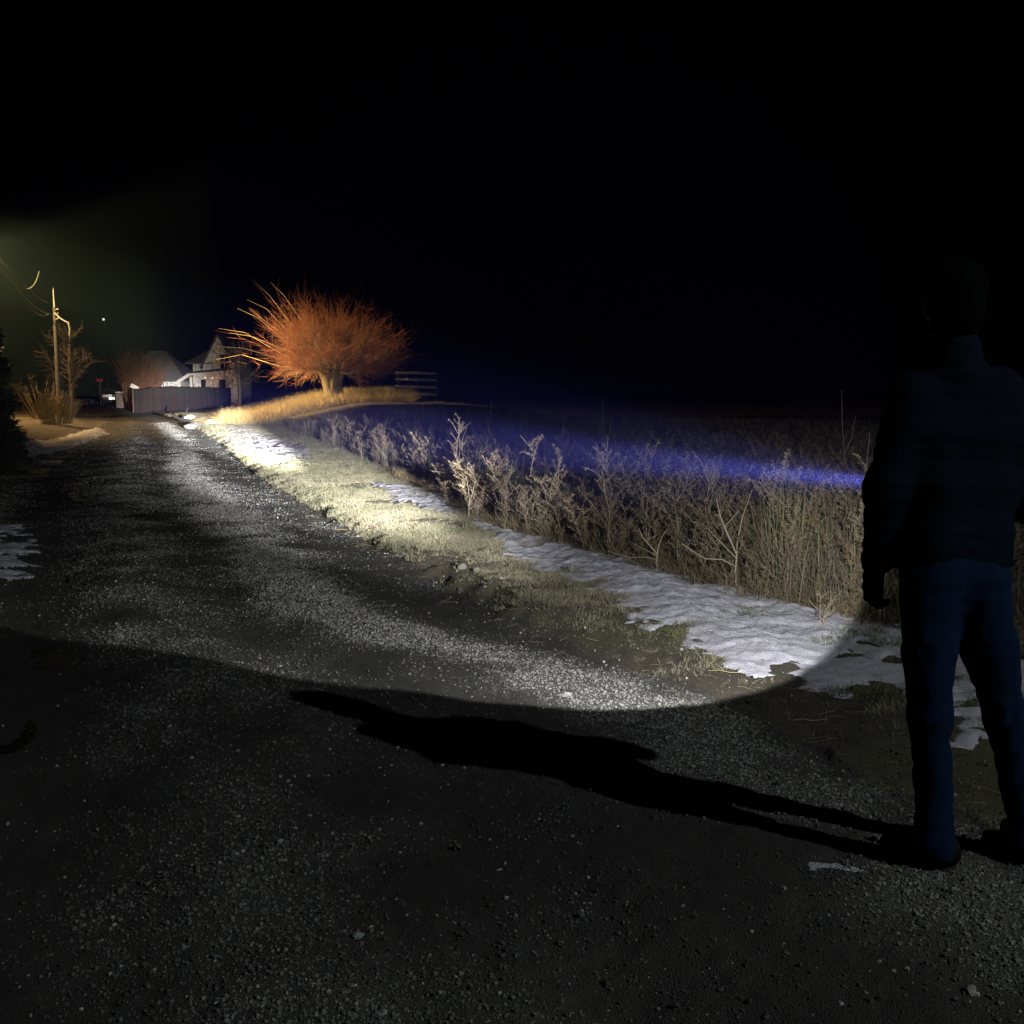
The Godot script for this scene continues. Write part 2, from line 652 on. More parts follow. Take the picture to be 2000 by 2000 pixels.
func build_puddles() -> void:
	var list := [
		[[[150, 946], [205, 943], [225, 955], [205, 968], [160, 968]], "long puddle in the far wheel rut"],
		[[[15, 1238], [70, 1232], [112, 1244], [105, 1272], [50, 1280], [5, 1268]], "puddle beside the lumpy broken snow bank"],
		[[[-30, 1400], [20, 1396], [50, 1414], [30, 1442], [-30, 1448]], "puddle at the wet road edge below the snow bank"],
		[[[150, 1112], [190, 1108], [205, 1125], [188, 1142], [155, 1140]], "small puddle in the wheel rut between two larger puddles"],
		[[[60, 868], [100, 862], [120, 880], [85, 905], [50, 900]], "puddle at the road edge near the evergreen trees"],
	]
	for e in list:
		var poly := land_poly(e[0])
		var centre := Vector2.ZERO
		for p in poly:
			centre += p / poly.size()
		for k in poly.size():
			poly[k] = centre + (poly[k] - centre) * 1.5
		var smooth := PackedVector2Array()
		for k in poly.size():
			var a := poly[(k - 1 + poly.size()) % poly.size()]
			var b := poly[k]
			var c := poly[(k + 1) % poly.size()]
			var d := poly[(k + 2) % poly.size()]
			for t in 4:
				smooth.append(b.cubic_interpolate(c, a, d, t / 4.0))
		var hs := []
		for p in smooth:
			hs.append(ground_h(p.x, p.y))
			for t in [0.3, 0.65]:
				hs.append(ground_h(lerpf(p.x, centre.x, t), lerpf(p.y, centre.y, t)))
		hs.sort()
		var top: float = hs[int(hs.size() * 0.10)]
		var mb := MB.new()
		var ids := []
		for p in smooth:
			ids.append(mb.vert(Vector3(p.x, top + 0.004, p.y), Vector3.UP))
		var tris := Geometry2D.triangulate_polygon(smooth)
		for t in range(0, tris.size(), 3):
			mb.tri(ids[tris[t]], ids[tris[t + 1]], ids[tris[t + 2]])
		var o := part("puddle", mb, M.water)
		tag(o, e[1], "puddle", "puddles along the wet side of the road")

# ---------------------------------------------------------------- scattered copies
func scatter(called: String, mesh: Mesh, where: Array, tint: PackedColorArray, label: String) -> void:
	var mm := MultiMesh.new()
	mm.transform_format = MultiMesh.TRANSFORM_3D
	mm.use_colors = true
	mm.mesh = mesh
	mm.instance_count = where.size()
	for k in where.size():
		mm.set_instance_transform(k, where[k])
		mm.set_instance_color(k, tint[k])
	var o := MultiMeshInstance3D.new()
	o.name = called
	o.multimesh = mm
	add_child(o, true)
	tag(o, label, "", "", "stuff")

func pebble(seed_: int, subdiv := 1) -> MB:
	var r := RandomNumberGenerator.new()
	r.seed = seed_
	var mb := MB.new()
	var rings := 3 + subdiv
	var sides := 5 + subdiv
	var rows := []
	var cuts := []
	for k in 5:
		cuts.append([Vector3(r.randfn(), r.randfn() * 0.7, r.randfn()).normalized(), r.randf_range(0.62, 0.9)])
	for j in rings + 1:
		var row := []
		for k in sides:
			var th := PI * j / rings
			var ph := TAU * (k + 0.5 * (j % 2)) / sides
			var p := Vector3(sin(th) * cos(ph), cos(th), sin(th) * sin(ph)) * r.randf_range(0.85, 1.12)
			for c in cuts:
				var over: float = p.dot(c[0]) - c[1]
				if over > 0.0:
					p -= c[0] * over
			p *= Vector3(1.0, 0.65, 0.8)
			row.append(mb.vert(p, p.normalized()))
		rows.append(row)
	var out := MB.new()
	for j in rings:
		for k in sides:
			var k2 := (k + 1) % sides
			for t in [[rows[j][k], rows[j][k2], rows[j + 1][k]], [rows[j][k2], rows[j + 1][k2], rows[j + 1][k]]]:
				var q := [mb.v[t[0]], mb.v[t[1]], mb.v[t[2]]]
				var nn: Vector3 = (q[1] - q[0]).cross(q[2] - q[0])
				if nn.length() < 1e-6:
					continue
				nn = nn.normalized()
				out.face(q, nn if nn.dot(q[0] + q[1] + q[2]) > 0.0 else -nn)
	return out

func build_gravel() -> void:
	var kinds := []
	for k in 4:
		kinds.append([pebble(100 + k, 0).mesh(M.stone), [], PackedColorArray()])
	var n := 0
	for k in 620000:
		var d := 1.7 * pow(48.0 / 1.7, rng.randf())
		var x := rng.randf_range(look(XL, d) - 0.5, look(XR, d) + (1.5 if d < 8.5 else 0.4))
		if absf(x) > d * 0.56 + 0.4:
			continue
		var z := -d
		var g := gravel_share(x, z)
		if x > look(XR, d):
			g = maxf(g * 0.4, 0.10) * smoothstep(1.7, 0.2, x - look(XR, d))
		if rng.randf() > g * 1.05 * (1.0 - 0.6 * smoothstep(14.0, 26.0, d)) or in_puddle_zone(x, d):
			continue
		var t := rng.randf()
		var size := 0.0022 + 0.0070 * t * t * t * t * t + minf(d, 16.0) * 0.00042
		if rng.randf() < 0.007:
			size *= rng.randf_range(1.4, 2.1)
		var b := Basis.from_euler(Vector3(rng.randf_range(-0.5, 0.5), rng.randf() * TAU, rng.randf_range(-0.5, 0.5))).scaled(Vector3.ONE * size)
		var e: Array = kinds[k % 4]
		e[1].append(Transform3D(b, Vector3(x, ground_h(x, z) + size * rng.randf_range(-0.1, 0.45), z)))
		var v := rng.randf_range(0.03, 0.06) + g * rng.randf_range(0.02, 0.32) if rng.randf() < 0.94 else rng.randf_range(0.25, 0.45)
		var w := rng.randf_range(-0.012, 0.012)
		e[2].append(Color(v + w, v, v - w * 1.5))
		n += 1
	for e in kinds:
		scatter("gravel", e[0], e[1], e[2], "loose grey gravel strewn over the muddy road")

func in_puddle_zone(x: float, d: float) -> bool:
	return x < look(XL, d) + 0.5 and rng.randf() < 0.5

func tuft(seed_: int, blades: int, h: float, w: float, spread: float, lean: float, droop := 0.5) -> MB:
	var r := RandomNumberGenerator.new()
	r.seed = seed_
	var mb := MB.new()
	for k in blades:
		var a := r.randf() * TAU
		var q := sqrt(r.randf()) * spread
		var at := Vector3(cos(a) * q, -0.01, sin(a) * q)
		var dir := Vector3(r.randfn() * lean + cos(a) * lean * 0.6, 1.0, r.randfn() * lean + sin(a) * lean * 0.6).normalized()
		var v := r.randf_range(0.65, 1.2)
		mb.col = Color(v, v * r.randf_range(0.93, 1.02), v * r.randf_range(0.8, 1.0))
		mb.blade(at, dir, h * r.randf_range(0.45, 1.1), w * r.randf_range(0.6, 1.3), r.randf_range(-droop, droop), 2)
	return mb

func tint_grass(x: float, z: float, green: float) -> Color:
	var k := clampf(0.5 + n_big.get_noise_2d(x * 1.7, z * 1.7 + 30.0) * 1.3 + rng.randf_range(-0.35, 0.35), 0.0, 1.0)
	var tan_ := Color(0.27, 0.252, 0.195)
	var gr := Color(0.13, 0.145, 0.09)
	return tan_.lerp(gr, k * green) * rng.randf_range(0.75, 1.2)

func build_grass() -> void:
	# short verge grass: one mass, drawn as small tufts
	var fine := []
	for k in 3:
		fine.append([tuft(200 + k, 16, 0.055, 0.0035, 0.035, 0.75, 0.9).mesh(M.grass), [], PackedColorArray()])
	for k in 150000:
		var d := 3.0 * pow(20.0, rng.randf())
		var right := look(XR, d)
		var weed := look(XW, d)
		var x := rng.randf_range(right + 0.03, weed + 1.2)
		if absf(x) > d * 0.58 + 0.5:
			continue
		var z := -d
		var far := smoothstep(6.0, 9.0, d)
		var dens := clampf(0.24 + n_big.get_noise_2d(x * 1.3 + 70.0, z * 1.3) * 1.6 + n_mid.get_noise_2d(x, z) * 0.6 + 0.7 * far, 0.03, 1.0)
		dens *= lerpf(smoothstep(-0.1, 1.1, x - right + n_mid.get_noise_2d(x * 0.6, z * 0.6) * 0.5), 1.0, smoothstep(8.0, 11.0, d))
		if in_snow(x, z):
			dens *= 0.06 + 0.9 * maxf(0.0, n_mid.get_noise_2d(x * 0.8 + 13.0, z * 0.8) - 0.14) * 4.0
		if rng.randf() > dens:
			continue
		var sc := rng.randf_range(0.6, 1.25) * (1.0 + maxf(0.0, d - 8.0) * 0.055)
		var b := Basis(Vector3.UP, rng.randf() * TAU).scaled(Vector3(sc, sc * rng.randf_range(0.6, 1.1), sc))
		var e: Array = fine[k % 3]
		e[1].append(Transform3D(b, Vector3(x, ground_h(x, z) + 0.005, z)))
		e[2].append(tint_grass(x, z, 0.7))
	for e in fine:
		scatter("grass", e[0], e[1], e[2], "short dry grass covering the lit verge beside the road")
	# grass clumps standing out of the snow
	var kit := tuft(230, 130, 0.11, 0.004, 0.10, 0.8, 0.8).mesh(M.grass)
	var spots := [[1475, 1222, 1.0], [1680, 1250, 1.2], [1640, 1256, 1.0], [1730, 1262, 1.1], [1610, 1262, 0.8], [1400, 1222, 0.5], [1320, 1255, 0.6], [1530, 1270, 0.45], [1820, 1276, 0.8], [1700, 1350, 1.2], [1640, 1350, 0.9]]
	for s in spots:
		var o := put("grass_clump", kit, self)
		o.position = on_land(s[0], s[1]) + Vector3(0, 0.015, 0)
		o.rotation.y = rng.randf() * TAU
		o.scale = Vector3(1.2, 0.8, 0.9) * s[2]
		var mm: StandardMaterial3D = M.grass.duplicate()
		mm.albedo_color = Color(0.13, 0.15, 0.06).linear_to_srgb()
		o.material_override = mm
		tag(o, "low dark green grass clump poking through the snow", "grass clump", "grass clumps in the snow")
	# straw lying about
	var st := []
	var sc2 := PackedColorArray()
	var straw := MB.new()
	straw.tube([Vector3(-0.5, 0, 0), Vector3(-0.1, 0.03, 0.04), Vector3(0.2, 0.02, -0.02), Vector3(0.5, 0, 0.02)], [0.011, 0.011, 0.010, 0.006], 4)
	for k in 1900:
		var d := 3.2 * pow(7.0, rng.randf())
		var x := rng.randf_range(look(XR, d) - 0.25, look(XW, d) + 0.6)
		if absf(x) > d * 0.6:
			continue
		var l := rng.randf_range(0.03, 0.09) if rng.randf() < 0.95 else rng.randf_range(0.1, 0.2)
		var b := Basis.from_euler(Vector3(rng.randf() * 6.0, rng.randf() * TAU, rng.randf_range(-0.12, 0.12))).scaled(Vector3(l, l, l) * Vector3(1, 0.9, 0.9))
		st.append(Transform3D(b, Vector3(x, ground_h(x, -d) + 0.012, -d)))
		var v := rng.randf_range(0.5, 1.1)
		sc2.append(Color(0.46, 0.37, 0.2) * v)
	scatter("straw_litter", straw.mesh(M.grass), st, sc2, "broken straw strewn over the verge")

	# tall dry grass of the field: one mass behind the weeds
	var tall := []
	for k in 4:
		tall.append([tuft(240 + k, 34, 0.62, 0.006, 0.16, 0.22, 0.35).mesh(M.grass), [], PackedColorArray()])
	for k in 24000:
		var d := 6.5 * pow(5.6, rng.randf())
		var x := look(XW, d) + 0.35 + rng.randf() * (1.6 + d * 0.9)
		if absf(x) > d * 0.62 + 1.0:
			continue
		var z := -d
		if n_big.get_noise_2d(x * 0.6, z * 0.6) < -0.28:
			continue
		var sc := rng.randf_range(0.45, 0.98) * (1.0 + maxf(0.0, d - 12.0) * 0.006)
		var b := Basis(Vector3.UP, rng.randf() * TAU).scaled(Vector3(sc * 1.2, sc, sc * 1.2))
		var e: Array = tall[k % 4]
		e[1].append(Transform3D(b, Vector3(x, ground_h(x, z), z)))
		var v := rng.randf_range(0.65, 1.15)
		e[2].append(Color(0.25, 0.225, 0.185) * v)
	for e in tall:
		scatter("field_grass", e[0], e[1], e[2], "tall grey dry grass filling the dark field")
	# matted dead grass at the feet of the front weeds
	var mat_kit := tuft(250, 40, 0.2, 0.005, 0.10, 0.7, 0.9).mesh(M.grass)
	var mw := []
	var mc := PackedColorArray()
	for k in 3600:
		var d := 5.2 * pow(3.4, rng.randf())
		var x := look(XW, d) + 0.06 + rng.randf() * 1.0
		if absf(x) > d * 0.6:
			continue
		var sc := rng.randf_range(0.5, 1.3)
		mw.append(Transform3D(Basis(Vector3.UP, rng.randf() * TAU).scaled(Vector3(sc * 1.2, sc, sc * 1.2)), Vector3(x, ground_h(x, -d), -d)))
		mc.append(Color(0.235, 0.195, 0.13) * rng.randf_range(0.55, 1.2))
	scatter("matted_grass", mat_kit, mw, mc, "matted dead grass at the feet of the front weeds")
	# straw-yellow grass at the foot of the willow and by the side street
	var amb := []
	var ac := PackedColorArray()
	for k in 2600:
		var px := rng.randf_range(440, 800)
		var d := rng.randf_range(43.0, 50.0)
		var p := at_depth(px, 800, d)
		p.y = ground_h(p.x, p.z)
		var sc := rng.randf_range(0.5, 1.1)
		amb.append(Transform3D(Basis(Vector3.UP, rng.randf() * TAU).scaled(Vector3(2.2, sc, 2.2)), p))
		ac.append(Color(0.42, 0.33, 0.17) * rng.randf_range(0.7, 1.2))
	scatter("willow_grass", tall[1][0], amb, ac, "straw yellow grass around the foot of the willow")

# ---------------------------------------------------------------- weeds
func weed_meshes(seed_: int, h: float, branches: int, leaves: int, leaf_len: float, spread := 0.5) -> Array:
	var r := RandomNumberGenerator.new()
	r.seed = seed_
	var st := MB.new()
	var lf := MB.new()
	var stems := r.randi_range(2, 4)
	var hue := Color(1.0, 1.0, 1.0).lerp([Color(0.62, 0.55, 0.5), Color(1.35, 1.3, 1.2), Color(1.05, 0.86, 0.68), Color(0.95, 1.05, 0.85)][seed_ % 4], 0.8)
	var carriers := []
	for s in stems:
		var a := r.randf() * TAU
		var lean := r.randf_range(0.05, spread * 0.6)
		var top := Vector3(cos(a) * lean * h, h * r.randf_range(0.75, 1.05), sin(a) * lean * h)
		var pts := []
		var rad := []
		for k in 6:
			var t := k / 5.0
			pts.append(top * t + Vector3(r.randfn(), 0, r.randfn()) * 0.012 * k * h)
			rad.append(lerpf(0.0055, 0.0018, t) * (0.5 + 0.45 * h))
		pts[0] = Vector3(cos(a), -0.3, sin(a)) * 0.03
		st.col = Color(1, 1, 1) * r.randf_range(0.7, 1.1)
		st.tube(pts, rad, 5, false)
		carriers.append(pts)
		for b in branches:
			var k := r.randi_range(1, 4)
			var t := r.randf()
			var from: Vector3 = pts[k].lerp(pts[k + 1], t)
			var a2 := r.randf() * TAU
			var l := h * r.randf_range(0.18, 0.42) * (1.15 - k / 6.0)
			var dir := Vector3(cos(a2) * 0.75, r.randf_range(0.3, 1.1), sin(a2) * 0.75).normalized()
			var mid := from + dir * l * 0.5 + Vector3(0, l * 0.06, 0)
			var end := from + dir * l + Vector3(0, l * r.randf_range(-0.05, 0.25), 0)
			st.tube([from, mid, end], [0.0024, 0.0017, 0.001], 4, false)
			carriers.append([from, mid, end])
	for k in leaves:
		var c: Array = carriers[r.randi() % carriers.size()]
		var j := r.randi_range(0 if c.size() == 3 else 1, c.size() - 2)
		var at: Vector3 = c[j].lerp(c[j + 1], r.randf())
		var dir := Vector3(r.randfn(), r.randfn() * 0.8 - 0.15, r.randfn()).normalized()
		var v := r.randf_range(0.55, 1.25)
		lf.col = Color(0.18, 0.14, 0.10).lerp(Color(0.19, 0.17, 0.125), r.randf()) * v * hue
		lf.leaf(at, dir, leaf_len * r.randf_range(0.5, 1.3), leaf_len * r.randf_range(0.2, 0.5), r)
	return [st.mesh(M.stem), lf.mesh(M.leaf) if leaves > 0 else null]

func plant(called: String, kit: Array, at: Vector3, turn: float, sc: Vector3, label: String, group := "", lean := 0.0) -> Node3D:
	var t := thing(called, label, "weed", at, group)
	t.rotation = Vector3(lean * sin(turn), turn, lean * cos(turn))
	t.scale = sc
	put("stem", kit[0], t)
	if kit[1]:
		put("leaves", kit[1], t)
	return t

func build_weeds() -> void:
	var kits := []
	for k in 7:
		kits.append(weed_meshes(300 + k, 0.85, 10, 900, 0.031))
	var bushy := []
	for k in 4:
		bushy.append(weed_meshes(330 + k, 0.55, 12, 1000, 0.030, 0.9))
	# front row, one by one
	var n := 0
	for row in 3:
		var px := 880.0
		while px < 1790.0:
			var y0 := 0.0
			var d := 0.0
			# depth of the weed edge under this pixel column
			var dd := 5.4
			while dd < 16.0:
				var p := at_depth(px, 1100, dd)
				if look(XW, dd) < p.x:
					d = dd
					break
				dd += 0.05
			if d > 0.0:
				d += 0.12 + row * 0.38 + rng.randf_range(-0.1, 0.22)
				var p := at_depth(px + rng.randf_range(-12, 12), 1100, d)
				p.y = ground_h(p.x, p.z)
				var sc := rng.randf_range(0.6, 1.22) * (0.58 + 0.15 * row) * (1.0 if px < 1250 else 1.1)
				if n % 3 == 0:
					plant("bushy_weed", bushy[n % 4], p, rng.randf() * TAU, Vector3.ONE * sc * rng.randf_range(0.9, 1.3), "low bushy dry weed full of curled leaves at the field edge", "bushy weeds at the edge of the field", rng.randf_range(-0.1, 0.1))
				else:
					plant("dry_weed", kits[n % 7], p, rng.randf() * TAU, Vector3(1, rng.randf_range(0.9, 1.15), 1) * sc, "upright brown dry weed with withered leaves at the field edge", "upright dry weeds at the edge of the field", rng.randf_range(-0.3, 0.3))
				n += 1
			px += rng.randf_range(13, 23) + row * 2.0
			y0 += d
	# the ones that stand out
	var bare := MB.new()
	bare.tube([Vector3(0, -0.03, 0), Vector3(-0.012, 0.12, 0), Vector3(-0.008, 0.25, 0.01), Vector3(-0.07, 0.38, 0.01), Vector3(-0.13, 0.52, 0.0), Vector3(-0.17, 0.66, 0.02)], [0.009, 0.008, 0.007, 0.006, 0.005, 0.0025], 6)
	bare.tube([Vector3(-0.008, 0.25, 0.01), Vector3(-0.01, 0.34, 0.02), Vector3(0.02, 0.52, 0.03), Vector3(0.08, 0.72, 0.05)], [0.006, 0.005, 0.004, 0.002], 5)
	bare.tube([Vector3(-0.01, 0.16, 0.01), Vector3(-0.12, 0.22, 0.03), Vector3(-0.25, 0.23, 0.05), Vector3(-0.42, 0.34, 0.05)], [0.005, 0.0045, 0.004, 0.002], 5)
	bare.tube([Vector3(-0.10, 0.45, 0.0), Vector3(-0.05, 0.52, 0.03), Vector3(0.0, 0.58, 0.04)], [0.004, 0.003, 0.0015], 5)
	bare.tube([Vector3(-0.008, 0.22, 0.01), Vector3(-0.10, 0.32, -0.02), Vector3(-0.22, 0.44, -0.03)], [0.005, 0.004, 0.0015], 5)
	var bk := [bare.mesh(M.stem), null]
	plant("bare_stalk", bk, on_land(1438, 1178), 0.1, Vector3.ONE * 0.95, "pale forked bare stalk rising from the snow edge")
	plant("bare_stalk", bk, on_land(1284, 1140) + Vector3(0, 0.01, 0), 0.3, Vector3(1.0, 0.5, 1.0), "pale bare twig bending low over the snow strip")
	plant("bare_stalk", bk, on_land(915, 1030), 2.6, Vector3(0.5, 0.62, 0.5), "short pale twig at the small snow patch")
	plant("bare_stalk", bk, on_land(1520, 1175), 3.3, Vector3(1.1, 0.75, 1.1), "bent pale stalk arching among the leafy weeds")
	var plume := weed_meshes(350, 1.0, 12, 700, 0.026, 0.25)
	plant("plume_weed", plume, at_on_land(1190, 8.9), 0.0, Vector3(0.75, 0.92, 0.75), "tall rust brown weed with a dense plume leaning over the field edge", "", 0.12)
	plant("plume_weed", plume, at_on_land(1395, 7.9), 2.0, Vector3(0.8, 0.86, 0.8), "tall nodding tan weed behind the forked stalk", "", -0.05)
	plant("plume_weed", plume, at_on_land(890, 13.6), 1.0, Vector3(0.9, 1.0, 0.9), "pale dense weed spire above the small snow patch")
	var sprig := weed_meshes(360, 0.22, 5, 60, 0.02, 0.8)
	plant("small_sprig", sprig, on_land(1602, 1240) + Vector3(0, 0.02, 0), 0.5, Vector3(1.2, 1.0, 1.2), "small brown leafy sprig growing out of the snow")
	# tall grass tuft
	var tg := MB.new()
	tg = tuft(370, 240, 0.98, 0.0045, 0.11, 0.2, 0.3)
	var t := thing("grass_tuft", "tall olive grass tuft standing above the brown weeds", "grass tuft", at_on_land(1535, 7.35))
	var gm: StandardMaterial3D = M.grass.duplicate()
	gm.albedo_color = Color(0.27, 0.27, 0.16).linear_to_srgb()
	put("blades", tg.mesh(gm), t)
	var t2 := thing("grass_tuft", "loose tall grass tuft beside the left arm of the person", "grass tuft", at_on_land(1660, 7.1))
	put("blades", tuft(371, 130, 0.85, 0.005, 0.22, 0.15, 0.25).mesh(gm), t2)
	# lone tall stems in the dark field
	var tall := MB.new()
	tall.tube([Vector3(0, -0.05, 0), Vector3(0.02, 0.7, 0.01), Vector3(-0.03, 1.4, 0.0), Vector3(-0.06, 2.0, 0.03)], [0.004, 0.0035, 0.0025, 0.001], 5)
	tall.tube([Vector3(0.0, 1.0, 0.0), Vector3(0.07, 1.25, 0.02), Vector3(0.1, 1.6, 0.03)], [0.004, 0.003, 0.0012], 4)
	var tk := [tall.mesh(M.stem), null]
	for s in [[1645, 12.0, 0.7, 0.0], [1690, 9.0, 0.52, 1.0], [1180, 16.0, 0.62, 0.4], [955, 20.0, 0.6, 2.2], [1100, 14.0, 0.55, 1.1]]:
		plant("tall_stalk", tk, at_on_land(s[0], s[1]), s[3], Vector3(1, s[2], 1), "thin leafless stalk standing tall in the dark field", "tall thin stalks in the field")
	# the many weeds behind the front row: one mass
	for e in [[kits[2], "field_weeds"], [kits[5], "field_weeds"], [bushy[1], "field_scrub"]]:
		for m in 2:
			var where := []
			var tint := PackedColorArray()
			var local := RandomNumberGenerator.new()
			local.seed = 400 + kits.find(e[0]) * 3
			for k in 1900:
				var d := 6.6 * pow(4.4, local.randf())
				var x := look(XW, d) + lerpf(0.9, 0.2, smoothstep(13.0, 16.0, d)) + local.randf() * (1.0 + d * 0.45)
				if absf(x) > d * 0.6 + 1.0:
					continue
				var sc := local.randf_range(0.5, 0.8) if d < 13.0 else local.randf_range(0.4, 0.8)
				where.append(Transform3D(Basis(Vector3.UP, local.randf() * TAU).scaled(Vector3.ONE * sc), Vector3(x, ground_h(x, -d), -d)))
				tint.append(Color(0.9, 0.9, 0.95))
			scatter(e[1], e[0][m], where, tint, "grey brown dry weeds crowding the field behind the front row")

func at_on_land(px: float, d: float) -> Vector3:
	var p := at_depth(px, 1000, d)
	p.y = ground_h(p.x, p.z)
	return p

# ---------------------------------------------------------------- single stones and debris
func rock(called: String, at: Vector3, size: Vector3, turn: float, seed_: int, c: Color, label: String, group := "") -> void:
	var mb := pebble(seed_, 4)
	mb.c.fill(Color(1, 1, 1))
	var m: StandardMaterial3D = M.rock.duplicate()
	m.albedo_color = c.linear_to_srgb()
	var o := part(called, mb, m)
	o.position = at + Vector3(0, size.y * 0.25, 0)
	o.scale = size
	o.rotation.y = turn
	tag(o, label, "stone", group)

func build_stones() -> void:
	rock("stone", on_land(903, 1125), Vector3(0.04, 0.05, 0.036), 0.4, 501, Color(0.24, 0.225, 0.19), "pointed tan stone on the verge, the smaller of a pair")
	rock("stone", on_land(931, 1130), Vector3(0.045, 0.042, 0.036), 1.4, 502, Color(0.25, 0.235, 0.21), "blunt tan stone on the verge beside the pointed one")
	rock("stone", on_land(1113, 1142), Vector3(0.07, 0.06, 0.05), 2.0, 503, Color(0.40, 0.38, 0.34), "wedge shaped stone in the grass at the snow strip")
	rock("stone", on_land(1108, 1353), Vector3(0.026, 0.024, 0.02), 0.2, 504, Color(0.62, 0.6, 0.57), "bright round pebble on the gravel at the edge of the light")
	rock("stone", on_land(1354, 1233), Vector3(0.03, 0.02, 0.02), 0.9, 505, Color(0.62, 0.6, 0.57), "small white stone in the grass below the snow strip")
	rock("stone", on_land(1716, 1652), Vector3(0.03, 0.02, 0.022), 1.9, 506, Color(0.38, 0.37, 0.36), "grey stone beside the toe of the shoe")
	rock("stone", on_land(1895, 1946), Vector3(0.022, 0.018, 0.018), 1.1, 507, Color(0.5, 0.48, 0.45), "lone pale pebble on the dark road behind the person")
	rock("stone", on_land(700, 1843), Vector3(0.02, 0.016, 0.018), 0.5, 508, Color(0.42, 0.46, 0.5), "bluish pebble among the gravel in the middle of the road")
	# roadside heap where the street begins
	rock("boulder", on_land(371, 826), Vector3(0.3, 0.3, 0.22), 0.6, 511, Color(0.66, 0.65, 0.66), "white boulder in the debris heap at the street corner")
	rock("boulder", on_land(392, 828), Vector3(0.5, 0.2, 0.3), 0.1, 512, Color(0.22, 0.15, 0.07), "flat brown boulder in the debris heap at the street corner")
	rock("boulder", on_land(380, 836), Vector3(0.5, 0.25, 0.4), 1.0, 513, Color(0.2, 0.19, 0.18), "low grey boulder in front of the white boulder")
	var log_ := thing("dead_branch", "dark forked dead branch lying against the white boulder", "branch", on_land(360, 827))
	var mb := MB.new()
	mb.tube([Vector3(-0.55, 0.4, 0), Vector3(-0.1, 0.18, 0.1), Vector3(0.5, 0.1, 0.2)], [0.05, 0.07, 0.09], 6)
	var w := MB.new()
	w.tube([Vector3(-0.1, 0.18, 0.1), Vector3(0.1, 0.45, 0.05), Vector3(0.18, 0.7, 0.0)], [0.05, 0.04, 0.02], 6)
	part("trunk", mb, M.rubber, log_)
	part("fork", w, M.rubber, log_)

